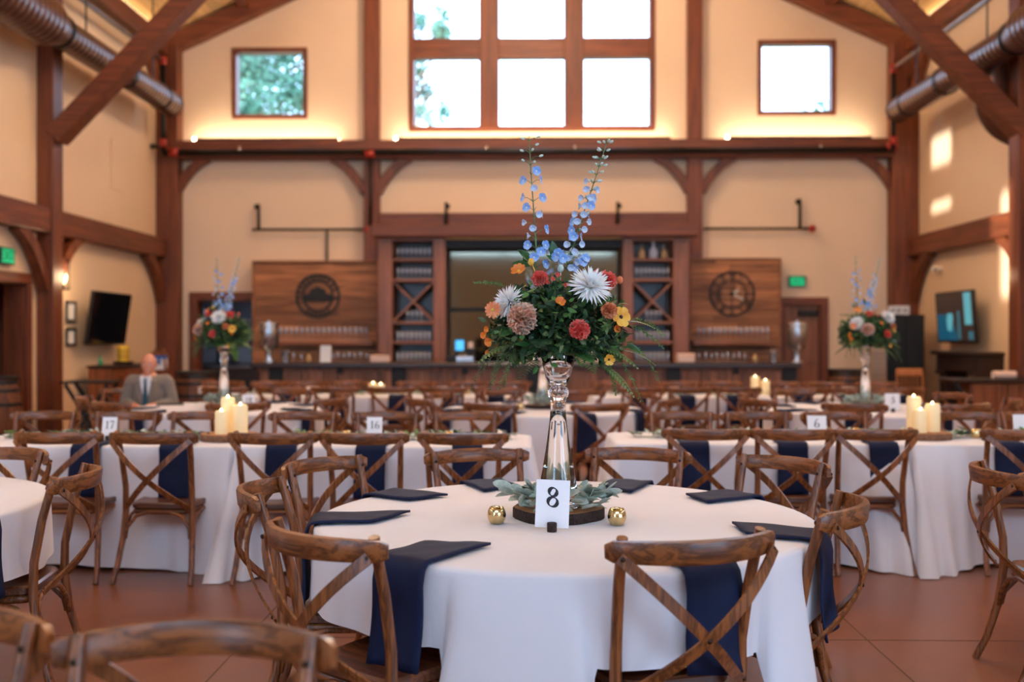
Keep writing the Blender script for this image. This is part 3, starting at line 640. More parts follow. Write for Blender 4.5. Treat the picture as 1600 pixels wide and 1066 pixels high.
def tower(xs, side, tops):
    x0, x1, x2, x3 = [ax(x, Yt) for x in xs]
    e = empty('shelf_tower', ((x0 + x3) / 2, Yt, 0), 0, 'tall open bar shelf tower with a crossed wine rack, next to the %s panel' % side, 'shelf'); cx = (x0 + x3) / 2
    for a, b in ((x0, x1), (x2, x3)):
        MB().box((a - cx, 0, 0), (b - cx, .14, ZT), 0, .008).build('stile', 'cabinet_wood', e); MB().box((a - cx + .02, .14, 0), (b - cx - .02, .62, ZT)).build('side_panel', 'cabinet_wood', e)
    MB().box((x1 - cx, .56, .9), (x2 - cx, .6, ZT)).build('back_panel', 'dark_wood', e)
    lev = [az(y, Yt) for y in (403.5, 435.5, 502.5, 533.5, 566)]
    for z in lev: MB().box((x1 - cx, .02, z - .045), (x2 - cx, .56, z), 0, .006).build('shelf_board', 'shelf_wood', e)
    MB().box((x1 - cx, .02, ZT - .05), (x2 - cx, .56, ZT)).build('top_board', 'shelf_wood', e)
    za, zb = lev[2], lev[1] - .045; y = .05
    for s in (1, -1):
        p = (x1 - cx if s > 0 else x2 - cx, y + .006 * s, zb); q = (x2 - cx if s > 0 else x1 - cx, y + .006 * s, za); MB().beam((p[0], y + .25 + .004 * s, p[2]), (q[0], y + .25 + .004 * s, q[2]), .03, .48, (0, 1, 0)).build('rack_cross_board', 'shelf_wood', e)
    names = ('top shelf', 'second shelf', 'rack floor', 'fourth shelf', 'lowest shelf')
    for r, z in enumerate(lev):
        if r == 2:
            n_, span = 4, (.3, .75)
        else: n_, span = 8, (.06, .94)
        if r == 0 and side == 'clock': continue
        for k in range(n_):
            x = x1 + (x2 - x1) * (span[0] + (span[1] - span[0]) * (k + .5) / n_)
            me, nmn = (TUMB, 'tumbler') if r >= 3 else (WINE, 'wine_glass')
            drink_glass(me, nmn, (x, Yt + (.12 if r != 2 else .09), z), '%s glass along the %s of the shelf tower by the %s' % (ORD[k], names[r], side), 'glasses in the shelf towers', .95 if r < 3 else 1.25)
tower((591, 613, 677, 696), 'emblem', None); tower((973, 989, 1052, 1077), 'clock', None)
# three decorative pieces on the clock tower's top shelf
zt0 = az(403.5, Yt)
plain('amber_glass', rgb(190, 150, 96), .2, 0, .5, coat=.5)
for x, mt, nm, s in ((1003, 'amber_glass', 'amber whiskey decanter', 1), (1021, 'kitchen_paint', 'tall pale glass decanter', 1.25), (1038, 'amber_glass', 'small amber bottle with stopper', .95)):
    e = empty('decanter', (ax(x, Yt + .15), Yt + .15, zt0), 0, '%s on the top shelf of the tower by the clock' % nm, 'decanter'); e.scale = (s, s, s)
    MB().lathe([(.045, 0), (.055, .02), (.055, .09), (.04, .13), (.018, .16), (.016, .2), (.022, .21)], 14).build('bottle_body', mt, e, True); MB().ball((0, 0, .235), .024, 10, 6).build('stopper', 'bar_glass', e, True)
# mirror between the towers
m, n, l, p = new_mat('smoked_mirror'); p.inputs['Base Color'].default_value = (.2, .18, .13, 1); p.inputs['Metallic'].default_value = 1; p.inputs['Roughness'].default_value = .06
e = empty('bar_mirror', (0, 0, 0), 0, 'wide smoked mirror behind the bar between the shelf towers', 'mirror')
a, b = ax(696, Yt) + .02, ax(973, Yt) - .02
MB().box((a, 17.2, .95), (b, 17.24, ZT - .02)).build('mirror_glass', 'smoked_mirror', e)
for z in (ZT - .06, az(484, 17.2)): MB().box((a, 17.17, z - .035), (b, 17.21, z + .035)).build('rail', 'black_matte', e)
MB().box((a - .02, 16.75, ZT - .16), (b + .02, 17.2, ZT - .02)).build('soffit', 'black_matte', e)
o = empty('downlight', (ax(966, 16.9), 16.9, az(380, 16.9)), 0, 'small bright downlight under the canopy beside the clock-side tower', 'light')
MB().lathe([(.05, 0), (.06, .02), (.06, .06)], 14).build('can', 'black_matte', o, 'auto'); MB().ball((0, 0, 0), (.042, .042, .02), 10, 6).build('lens', glow('cool_led', (.3, .85, 1, 1), 6), o, True)
# back counter
e = empty('back_counter', (0, 0, 0), 0, 'dark back counter under the mirror and shelves', 'counter')
MB().box((ax(400, 16.5), 16.35, 0), (ax(1220, 16.5), 16.6, .9)).build('cabinet', 'dark_wood', e); MB().box((ax(400, 16.5), 16.3, .9), (ax(1220, 16.5), 16.62, .95), 0, .008).build('worktop', 'dark_wood', e)
# wall shelves of glasses on the plank panels
for side, x0, x1, gx, ng in (('emblem', 433, 583, (438, 572), 17), ('clock', 1083, 1207, (1092, 1199), 14)):
    Ys = 17.0; a, b = ax(x0, Ys), ax(x1, Ys); zs = az(532.5, Ys)
    e = empty('glass_shelf', ((a + b) / 2, Ys, zs), 0, 'thick wooden shelf of glasses below the %s' % side, 'shelf'); hw = (b - a) / 2
    MB().box((-hw, -.02, -.075), (hw, .27, 0), 0, .008).build('shelf_board', 'shelf_wood', e)
    MB().box((-hw - .02, .22, -.13), (hw + .03, .27, .16), 0, .006).build('back_board', 'panel_wood', e)
    for k in range(ng): drink_glass(WINE, 'wine_glass', (ax(gx[0] + (gx[1] - gx[0]) * k / (ng - 1), Ys + .1), Ys + .1, zs), '%s wine glass along the wooden shelf below the %s' % (ORD[k], side), 'wine glasses on the panel shelves', 1.2)

# ------------------------------------------------------------------ the bar
Yb0, Yb1 = 14.0, 14.6; bx0, bx1 = ax(393, Yb0), ax(1252, Yb0); zb = 1.07
e = empty('bar_counter', ((bx0 + bx1) / 2, Yb0, 0), 0, 'long wooden bar with vertical boards, dark pilasters and thick dark top', 'bar'); bc = (bx0 + bx1) / 2
MB().box((bx0 - bc, -.06, zb - .075), (bx1 - bc, Yb1 - Yb0, zb), 0, .015).build('bar_top', 'dark_wood', e)
MB().box((bx0 - bc + .1, .12, 0), (bx1 - bc - .1, Yb1 - Yb0 - .05, zb - .075)).build('carcass', 'dark_wood', e)
MB().box((bx0 - bc + .08, .05, 0), (bx1 - bc - .08, .115, .12)).build('plinth', 'dark_wood', e)
MB().box((bx0 - bc + .08, .04, zb - .12), (bx1 - bc - .08, .11, zb - .075)).build('top_rail', 'bar_wood', e)
x = bx0 - bc + .1; r = random.Random(5)
while x < bx1 - bc - .15:
    wd = r.choice((.09, .11, .13)); MB().box((x, .075 - r.uniform(0, .008), .12), (min(x + wd - .004, bx1 - bc - .1), .12, zb - .12), 0, .004).build('board', 'bar_wood', e); x += wd
for px in (430, 622, 834, 1053, 1235): MB().box((ax(px, Yb0) - bc - .1, .03, 0), (ax(px, Yb0) - bc + .1, .1, zb - .075), 0, .008).build('pilaster', 'black_matte', e)
for px in (530, 726, 952, 1151): MB().box((ax(px, Yb0) - bc - .045, .035, az(585, Yb0)), (ax(px, Yb0) - bc + .045, .08, az(575, Yb0)), 0, .008).build('outlet_box', 'black_matte', e)
# things standing on the bar
def dispenser(px, nm, fill):
    Yd = 14.25; e = empty('drink_dispenser', (ax(px, Yd), Yd, zb), 0, '%s glass drink dispenser with metal lid on the %s end of the bar' % (('empty', 'half full')[fill], nm), 'dispenser')
    MB().lathe([(.1, 0), (.1, .012), (.055, .03), (.05, .06), (.06, .15), (.075, .165)], 18).build('stand', 'steel', e, 'auto')
    MB().lathe([(.05, .165), (.1, .19), (.135, .25), (.14, .5), (.135, .53), (.13, .53), (.132, .25), (.095, .2), (.001, .185)], 20).build('jar', 'bar_glass', e, True)
    if fill: MB().lathe([(.001, .187), (.09, .2), (.128, .255), (.13, .37), (.001, .37)], 20).build('drink', real_glass('pale_drink', (.95, .88, .78, 1), 0, 1.33), e, True)
    MB().lathe([(.142, .53), (.142, .555), (.09, .575), (.02, .58), (.018, .6), (.001, .605)], 20).build('lid', 'steel', e, 'auto')
    MB().tube([(0, 0, .53), (0, 0, .3)], .03, 10).build('ice_core', 'bar_glass', e, True); MB().tube([(.0, -.1, .22), (.0, -.18, .22), (0, -.19, .19)], .014, 8).build('tap', 'steel', e, True)
dispenser(420, 'emblem', 0); dispenser(1245, 'clock', 1)
for px, nm in ((446, 'emblem'), (1209, 'clock')):
    o = empty('ice_bucket', (ax(px, 14.3), 14.3, zb), 0, 'small metal ice bucket on the bar below the %s shelf' % nm, 'bucket')
    MB().lathe([(.05, 0), (.065, .14), (.068, .15), (.06, .15), (.046, .01), (.001, .01)], 16).build('pail', 'steel', o, 'auto'); MB().tube([(.066 * math.cos(R(20 * i)), 0, .12 + .06 * math.sin(R(20 * i))) for i in range(10)], .004, 6).build('bail_handle', 'steel', o, True)
k = 0
for i, px in enumerate((520, 528, 537, 545, 554, 563, 573)): drink_glass(WINE, 'wine_glass', (ax(px, 14.4), 14.4, zb), '%s loose glass on the bar beside the small menu card' % ORD[i], 'loose glasses on the bar', .62 + .1 * (i % 2))
for i, px in enumerate((1092, 1103, 1112, 1120, 1129, 1137, 1146, 1155, 1164)): drink_glass(WINE, 'wine_glass', (ax(px, 14.4), 14.4, zb), '%s loose glass on the bar below the clock' % ORD[i], 'loose glasses on the bar below the clock', .62 + .1 * (i % 2))
for i, px in enumerate((459, 471)): drink_glass(WINE, 'wine_glass', (ax(px, 14.4), 14.4, zb), ('taller', 'shorter')[i] + ' glass beside the ice bucket below the emblem', 'two glasses by the bucket', (.7, .55)[i])
for px, nm in ((482, 'emblem'), (1180, 'clock')):
    e = empty('oil_bottle', (ax(px, 14.4), 14.4, zb), 0, 'squat amber bottle standing on the bar below the %s' % nm, 'bottle')
    MB().lathe([(.03, 0), (.034, .02), (.034, .07), (.018, .095), (.014, .12)], 12).build('bottle_body', 'amber_glass', e, True); MB().lathe([(.016, .12), (.016, .14)], 10).build('cap', 'black_matte', e)
for x0, x1, y0, nm in ((500, 517, 539, 'small upright menu card standing on the bar below the emblem'),):
    p = at((x0 + x1) / 2, 565, 14.35); e = empty('menu_card', (p.x, 14.35, zb), 0, nm, 'card'); h = (x1 - x0) / 2 * 14.35 / FPX; H = (565 - y0) * 14.35 / FPX
    MB().box((-h, -.004, .012), (h, .004, H), 0, .001).build('sheet', 'paper_white', e, rot=(R(-6), 0, 0)); MB().box((-h, -.03, 0), (h, .03, .012), 0, .003).build('foot', 'paper_white', e)
for x0, x1, y0, nm in ((579, 609, 556, 'beside the emblem-side shelf tower'), (1058, 1085, 553, 'beside the clock-side shelf tower'), (906, 941, 551, 'behind the big bouquet')):
    e = empty('napkin_box', (ax((x0 + x1) / 2, 14.2), 14.2, zb), 0, 'low pale pink paper box on the bar %s' % nm, 'box'); h = (x1 - x0) / 2 * 14.2 / FPX; H = (567 - y0) * 14.2 / FPX
    MB().box((-h, -.08, 0), (h, .08, H * .8), 0, .015).build('box_body', 'pale_pink', e); MB().box((-h * 1.02, -.085, H * .8), (h * 1.02, .085, H), 0, .012).build('lid', 'pale_pink', e)
# cash register with lit screen and printer
glow('screen_blue', (.06, .4, .8, 1), .8)
e = empty('cash_register', (ax(720, 14.4), 14.4, zb), 0, 'black cash register with lit blue screen on the bar in front of the mirror', 'register')
MB().box((-.2, -.12, 0), (.2, .14, .1), 0, .01).build('cash_drawer', 'black_matte', e); MB().box((-.06, -.125, .015), (.19, -.115, .085), 0, .003).build('drawer_front', 'steel', e)
MB().tube([(-.06, .02, .1), (-.06, .02, .17)], .02, 8).build('screen_post', 'black_matte', e); s = MB().box((-.09, -.02, .14), (.06, .02, .34), 0, .008).build('monitor', 'black_matte', e); MB().box((-.075, -.024, .17), (.045, -.02, .315)).build('screen', 'screen_blue', s)
MB().box((.08, -.03, .1), (.2, .08, .2), 0, .01).build('receipt_printer', 'black_matte', e); MB().box((.11, -.0, .2), (.18, .004, .29)).build('receipt', 'pale_pink', e)
# jar of tiny lights
e = empty('fairy_light_jar', (ax(822, 14.35), 14.35, zb), 0, 'cluster of tiny warm string lights glowing on the bar beside the bouquet', 'string lights')
MB().lathe([(.12, 0), (.14, .05), (.14, .18), (.11, .22), (.105, .22), (.133, .18), (.133, .05), (.001, .01)], 18).build('bowl', 'bar_glass', e, True); glow('fairy', (1, .85, .6, 1), 9); r = random.Random(2)
for k in range(22):
    a, q = r.uniform(0, 6.28), r.uniform(.02, .11); MB().ball((q * math.cos(a), q * math.sin(a), r.uniform(.03, .2)), .009, 6, 4).build('bulb', 'fairy', e)

# ------------------------------------------------------------------ signs, lanterns, televisions
glow('exit_green', (.0, .36, .14, 1), .7); plain('exit_dark', rgb(8, 40, 26), .6)
def exit_sign(loc, rz, wd, ht, label):
    e = empty('exit_sign', loc, rz, label, 'sign')
    MB().box((-wd / 2, 0, -ht / 2), (wd / 2, .05, ht / 2), 0, .006).build('housing', 'black_matte', e); MB().box((-wd / 2 + .02, -.004, -ht / 2 + .02), (wd / 2 - .02, 0, ht / 2 - .02)).build('lit_face', 'exit_green', e)
    obj('lettering', text_mesh('EXIT', ht * .85, 'exit_dark', .001), e, (0, -.007, 0))
exit_sign(at(1246, 439.5, YB - .07), 0, .3, .19, 'green EXIT sign above the closed door near the clock')
exit_sign((XL + .06, 12.27, az(399, 12.3)), R(90), .34, .21, 'green EXIT sign above the side doorway')
glow('lantern_bulb', (1, .62, .26, 1), 22)
def lantern(X, Y, sx, label):
    z0 = az(455, Y); H = .44; e = empty('wall_lantern', (X, Y, z0), 0, label, 'lantern')
    MB().box((0, -.06, 0), (-sx * .03, .06, H), 0, .008).build('back_plate', 'black_metal', e); c = -sx * .12
    for z in (.02, H - .03): MB().lathe([(.085, z), (.085, z + .02)], 14, 0, (c, 0, 0)).build('cage_plate', 'black_metal', e)
    for a in range(0, 360, 60): MB().tube([(c + .08 * math.cos(R(a)), .08 * math.sin(R(a)), .03), (c + .08 * math.cos(R(a)), .08 * math.sin(R(a)), H - .02)], .006, 6).build('cage_bar', 'black_metal', e)
    MB().lathe([(.062, .05), (.062, H - .05)], 14, 0, (c, 0, 0)).build('glass_tube', 'window_glass', e, True)
    MB().lathe([(.02, .04), (.02, .1)], 8, 0, (c, 0, 0)).build('socket', 'black_metal', e); MB().ball((c, 0, .19), (.035, .035, .08), 10, 8).build('bulb', 'lantern_bulb', e, True)
    for z in (.03, H - .04): MB().tube([(0, 0, z), (c, 0, z)], .012, 6).build('bracket', 'black_metal', e)
    d = bpy.data.lights.new('lantern_light', 'POINT'); d.energy = 9; d.color = (1, .7, .4); d.shadow_soft_size = .09; o = bpy.data.objects.new('lantern_light', d); COL.objects.link(o); o.parent = e; o.location = (c - sx * .2, 0, .2)
lantern(XL, 13.62, -1, 'black caged wall lantern glowing beside the post near the framed certificates'); lantern(XR, 13.62, 1, 'black caged wall lantern glowing on the sunlit wall')
for i, (y0, y1) in enumerate(((470, 503), (512, 541))):
    z1, z0 = az(y0, 14.05), az(y1, 14.05); e = empty('framed_certificate', (XL + .01, 14.05, (z0 + z1) / 2), 0, '%s of two small dark-framed certificates beside the television' % ('upper', 'lower')[i], 'picture'); h = (z1 - z0) / 2
    MB().box((0, -.15, -h), (.012, .15, h)).build('print_sheet', 'paper_white', e)
    for a, b in (((-.15, -h), (.15, -h + .035)), ((-.15, h - .035), (.15, h)), ((-.15, -h), (-.115, h)), ((.115, -h), (.15, h))): MB().box((0, a[0], a[1]), (.028, b[0], b[1]), 0, .004).build('frame_bar', 'black_matte', e)
plain('tv_screen', rgb(10, 12, 18), .08, 0, .6); plain('tv_case', rgb(14, 14, 16), .35)
def television(X, Y, z, wd, ht, rot, label):
    e = empty('television', (X, Y, z), 0, label, 'television'); e.rotation_euler = rot
    MB().box((-wd / 2, 0, -ht / 2), (wd / 2, .05, ht / 2), 0, .012).build('case', 'tv_case', e); MB().box((-wd / 2 + .015, -.003, -ht / 2 + .03), (wd / 2 - .015, .001, ht / 2 - .015)).build('screen', 'tv_screen', e)
    MB().box((-.25, .05, -.2), (.25, .1, .2), 0, .01).build('wall_mount', 'black_metal', e); MB().box((-.08, .1, -.08), (.08, .2, .08), 0, .01).build('mount_arm', 'black_metal', e)
    return e
television(XL + .27, 14.8, az(498, 14.8), 1.36, .79, (R(8), 0, R(90)), 'black television tilted down on the wall above the buffet')
tv2 = television(XR - .25, 15.3, az(496, 15.3), 1.36, .79, (R(4), 0, R(-90)), 'television above the mantel with a dim blue picture on its screen')
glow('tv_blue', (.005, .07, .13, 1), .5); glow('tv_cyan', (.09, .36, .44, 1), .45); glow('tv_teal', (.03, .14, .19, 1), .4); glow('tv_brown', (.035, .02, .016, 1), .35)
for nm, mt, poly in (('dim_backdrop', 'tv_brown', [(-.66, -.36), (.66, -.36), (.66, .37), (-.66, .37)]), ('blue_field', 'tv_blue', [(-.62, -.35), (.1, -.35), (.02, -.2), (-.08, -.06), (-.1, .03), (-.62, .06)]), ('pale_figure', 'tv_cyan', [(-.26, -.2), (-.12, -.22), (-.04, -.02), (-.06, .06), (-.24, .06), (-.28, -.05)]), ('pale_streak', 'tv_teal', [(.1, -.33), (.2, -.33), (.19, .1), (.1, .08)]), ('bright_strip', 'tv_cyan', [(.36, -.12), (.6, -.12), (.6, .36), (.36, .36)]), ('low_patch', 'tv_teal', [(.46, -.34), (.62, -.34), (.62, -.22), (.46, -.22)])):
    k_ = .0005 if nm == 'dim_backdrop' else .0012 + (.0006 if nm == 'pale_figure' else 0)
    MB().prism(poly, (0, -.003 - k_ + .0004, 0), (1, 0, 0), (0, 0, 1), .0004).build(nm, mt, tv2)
o = empty('security_camera', (ax(1446, 16.4), 16.4, az(421, 16.4)), 0, 'small white security camera high beside the curved brace', 'camera')
o.location.x = XR - .02
MB().tube([(.02, 0, 0), (-.08, 0, 0)], .04, 12).build('mount', 'cream_plastic', o, 'auto'); MB().ball((-.1, -.05, -.01), .06, 12, 8).build('dome', 'cream_plastic', o, True); MB().ball((-.12, -.1, -.02), .025, 10, 6).build('lens', 'black_matte', o, True)

# ------------------------------------------------------------------ along the buffet wall
e = empty('buffet_cabinet', (-6.19, 14.2, 0), 0, 'wooden buffet cabinet with drawers under the tilted television', 'cabinet')
MB().box((-.17, .02, .08), (.16, 1.58, .98), 0, .008).build('body', 'buffet_wood', e); MB().box((-.2, 0, .98), (.2, 1.6, 1.02), 0, .008).build('cabinet_top', 'dark_wood', e)
for y in (.05, .56, 1.07):
    d = MB().box((.16, y, .72), (.18, y + .48, .94), 0, .006).build('drawer', 'buffet_wood', e); MB().ball((.195, y + .24, .83), .018).build('knob', 'black_metal', d, True)
    d = MB().box((.16, y, .12), (.18, y + .48, .69), 0, .006).build('door', 'buffet_wood', e); MB().ball((.195, y + .42, .45), .018).build('knob', 'black_metal', d, True)
for x in (-.15, .12):
    for y in (.04, 1.52): MB().box((x, y, 0), (x + .04, y + .04, .08)).build('foot', 'buffet_wood', e)
plain('yellow_paint', rgb(222, 176, 40), .5); plain('yellow_ink', rgb(120, 82, 14), .6)
e = empty('yellow_canister', (-6.15, 14.95, 1.02), 0, 'yellow printed tin on a dark dish on the buffet cabinet', 'tin')
MB().lathe([(.13, 0), (.15, .03), (.15, .045)], 18).build('dish', 'dark_wood', e, 'auto'); MB().lathe([(.085, .046), (.088, .06), (.088, .27), (.08, .285)], 18).build('tin_body', 'yellow_paint', e, 'auto')
for z in (.1, .15, .2): MB().lathe([(.0885, z), (.0885, z + .018)], 18).build('print_band', 'yellow_ink', e, 'auto')
plain('green_plastic', rgb(70, 168, 110), .25)
e = empty('green_bottle', (-6.24, 14.36, 1.02), 0, 'tiny green bottle at the near end of the buffet cabinet', 'bottle')
MB().lathe([(.028, 0), (.03, .07), (.012, .1), (.012, .12)], 12).build('bottle_body', 'green_plastic', e, True); MB().lathe([(.014, .12), (.014, .14)], 10).build('cap', 'green_plastic', e)
e = empty('tray_stand', (ax(143, 12.95), 12.95, 0), R(4), 'black folding tray stand with flat top beside the buffet cabinet', 'stand')
MB().box((-.33, -.22, .83), (.33, .22, .86), 0, .008).build('tray_top', 'black_matte', e)
for y in (-.18, .18):
    for s in (1, -1): MB().beam((-.27 * s, y, .82), (.24 * s, y, 0), .045, .02, (0, 1, 0)).build('crossed_leg', 'black_matte', e)
for x, z in ((.24, .06), (-.24, .06)): MB().tube([(x, -.18, z), (x, .18, z)], .012, 8).build('stretcher', 'black_matte', e)
plain('cool_blue', rgb(46, 96, 170), .5)
e = empty('sign_easel', (ax(249, 15.6), 15.6, 0), 0, 'white notice board with a blue band on a wooden easel behind the seated person', 'sign')
hw = 12.5 * 15.6 / FPX; zt = az(550, 15.6); zm = az(578, 15.6)
MB().box((-hw, -.01, zm), (hw, .01, zt - .05)).build('board', 'paper_white', e); MB().box((-hw, -.015, zt - .06), (hw, .012, zt - .0), 0, .004).build('top_strip', 'buffet_wood', e); MB().box((-hw, -.014, zt - .11), (hw, -.0, zt - .06)).build('blue_band', 'cool_blue', e); MB().box((-.025, -.014, zt - .2), (.025, 0, zt - .11)).build('blue_mark', 'cool_blue', e)
for s in (-1, 1): MB().beam((s * .06, .02, zt + .05), (s * .24, -.12, 0), .035, .03, (0, 1, 0)).build('front_leg', 'buffet_wood', e)
MB().beam((0, .02, zt), (0, .4, 0), .035, .03, (0, 1, 0)).build('rear_leg', 'buffet_wood', e); MB().box((-hw, -.06, zm - .04), (hw, .02, zm), 0, .004).build('ledge', 'buffet_wood', e)
def barrel(X, Y, label, H=.95):
    e = empty('wine_barrel', (X, Y, 0), 0, label, 'barrel'); prof = lambda t: .235 + .07 * math.sin(math.pi * t)
    for k in range(20):
        a0, a1 = 2 * math.pi * k / 20 + .008, 2 * math.pi * (k + 1) / 20 - .008; mb = MB(); vs = []; fs = []
        for i in range(9):
            t = i / 8; r_ = prof(t)
            for a, q in ((a0, r_), (a1, r_), (a1, r_ - .03), (a0, r_ - .03)): vs.append((q * math.cos(a), q * math.sin(a), t * H))
        for i in range(8):
            for q in range(4): fs.append((i * 4 + q, i * 4 + (q + 1) % 4, i * 4 + 4 + (q + 1) % 4, i * 4 + 4 + q))
        fs += [(3, 2, 1, 0), (32, 33, 34, 35)]; mb.add(vs, fs); mb.build('stave', 'barrel_wood', e)
    for t in (.03, .13, .3, .66, .83, .93): MB().lathe([(prof(t) + .003, t * H), (prof(t) + .006, t * H), (prof(t + .04) + .006, (t + .04) * H), (prof(t + .04) + .003, (t + .04) * H)], 28).build('hoop', 'black_metal', e, 'auto')
    MB().lathe([(.2, H - .04), (.2, H - .02), (.001, H - .02)], 24).build('barrel_head', 'dark_wood', e); MB().lathe([(.28, H), (.28, H + .02), (.001, H + .02)], 28).build('tray', 'black_matte', e, 'auto')
    return e
barrel(ax(306, 13.4), 13.4, 'wine barrel with black hoops between the seated person and the bar'); barrel(ax(1321, 14.4), 14.4, 'dark wine barrel beside the closed door near the clock'); barrel(ax(2, 11.6) - .08, 11.6, 'wooden barrel cut off by the picture edge below the side doorway')

# ------------------------------------------------------------------ along the mantel wall
e = empty('black_cabinet', (ax(1415, 16.3), 16.3, 0), 0, 'tall plain black cabinet in the corner behind the spindle chair', 'cabinet'); hw = 29.5 * 16.3 / FPX; zc = az(492, 16.3)
MB().box((-hw, 0, .05), (hw, .55, zc), 0, .012).build('cabinet_body', 'black_matte', e); MB().box((-hw + .015, -.02, .07), (-.004, 0, zc - .02), 0, .006).build('door', 'black_matte', e); MB().box((.004, -.02, .07), (hw - .015, 0, zc - .02), 0, .006).build('door', 'black_matte', e); MB().box((-hw + .02, .02, 0), (hw - .02, .5, .05)).build('plinth', 'black_matte', e)
e = empty('white_sign', (ax(1405, 16.35), 16.35, zc), 0, 'small white sign with grey lettering on top of the black cabinet', 'sign'); hw2 = 16 * 16.35 / FPX
MB().box((-hw2, 0, 0), (hw2, .03, .145), 0, .004).build('sign_board', 'paper_white', e); plain('sign_grey', rgb(120, 108, 108), .7); mb = MB(); r = random.Random(4)
for k in range(11):
    if k in (3, 7): continue
    x = -hw2 + .025 + k * (2 * hw2 - .05) / 11; mb.box((x, -.003, .03 + r.choice((0, .02))), (x + .017, 0, .115 - r.choice((0, .025))))
mb.build('lettering', 'sign_grey', e)
e = empty('grey_screen', (ax(1374, 16.1), 16.1, 0), 0, 'narrow grey slatted panel beside the black cabinet', 'heater'); hw = 11.5 * 16.1 / FPX; zt = az(543, 16.1); plain('warm_grey', rgb(168, 146, 130), .6)  # plain grey box faced with horizontal slats
MB().box((-hw, .02, 0), (hw, .2, zt), 0, .006).build('core', 'warm_grey', e)
for k in range(14): MB().box((-hw, 0, .05 + k * (zt - .08) / 14), (hw, .02, .05 + (k + .75) * (zt - .08) / 14), 0, .004).build('slat', 'warm_grey', e)
# spindle chair
e = empty('spindle_chair', (ax(1431, 14.4), 14.5, 0), R(172), 'blond wooden spindle-back chair in front of the black cabinet', 'chair')
MB().box((-.2, -.19, .43), (.2, .2, .465), 0, .015).build('seat', 'blond_wood', e); MB().box((-.19, -.24, .86), (.19, -.2, .97), 0, .015).build('top_rail', 'blond_wood', e)
for x in (-.17, .17):
    MB().tube([(x, -.18, .45), (x * 1.05, -.215, .9)], .016, 8).build('back_post', 'blond_wood', e)
    MB().tube([(x, .15, .43), (x * 1.15, .2, 0)], [.02, .014], 8).build('leg', 'blond_wood', e); MB().tube([(x, -.15, .43), (x * 1.15, -.22, 0)], [.02, .014], 8).build('leg', 'blond_wood', e)
for k in range(5): MB().tube([(-.11 + .055 * k, -.18, .46), (-.11 + .055 * k, -.218, .87)], .009, 6).build('spindle', 'blond_wood', e)
# mantel
e = empty('wood_mantel', (XR, 14.2, 0), 0, 'dark carved wooden mantel surround under the glossy television', 'mantel'); L = 1.55; zt = 1.22
MB().box((-.44, 0, zt - .06), (0, L, zt), 0, .012).build('mantel_shelf', 'dark_wood', e); MB().box((-.36, .04, zt - .3), (0, L - .04, zt - .06), 0, .01).build('frieze', 'dark_wood', e)
for y in (.06, L - .32):
    MB().box((-.32, y, .1), (0, y + .26, zt - .3), 0, .01).build('pilaster', 'dark_wood', e); MB().box((-.37, y - .03, 0), (0, y + .29, .1), 0, .01).build('plinth_block', 'dark_wood', e); MB().box((-.38, y - .02, zt - .36), (0, y + .28, zt - .3), 0, .01).build('capital', 'dark_wood', e)
MB().box((-.28, .32, 0), (0, L - .32, .42), 0, .01).build('hearth_box', 'black_matte', e)
# small serving bar
Ys = 12.6; zt = az(592, Ys); a = ax(1492, Ys); e = empty('serving_bar', (a, Ys, 0), 0, 'brown wooden serving bar with dark top and angled bracket at the picture edge', 'bar')
MB().box((0, -.05, zt - .045), (XR - a - .05, .5, zt), 0, .01).build('bar_top', 'dark_wood', e); MB().box((.22, .06, .06), (XR - a - .1, .45, zt - .045), 0, .01).build('bar_body', 'buffet_wood', e)
x = .24
while x < XR - a - .2: MB().box((x, .04, .1), (x + .14, .06, zt - .06), 0, .005).build('board', 'buffet_wood', e); x += .146
MB().beam((.03, .06, zt - .05), (.24, .06, zt - .42), .05, .05, (0, 1, 0)).build('bracket', 'black_matte', e); MB().box((.24, .03, 0), (XR - a - .1, .45, .08)).build('plinth', 'black_matte', e)
o = empty('water_glass', (ax(1582, Ys + .2), Ys + .2, zt), 0, 'blue-tinted water glass on the serving bar', 'glass'); MB().lathe([(.045, 0), (.055, .1), (.052, .1), (.04, .01), (.001, .01)], 14).build('glass_wall', thin_glass('blue_glass', (.5, .7, 1, 1), .2), o, True); MB().lathe([(.001, .012), (.04, .012), (.048, .07), (.001, .07)], 14).build('water', 'blue_glass', o, True)
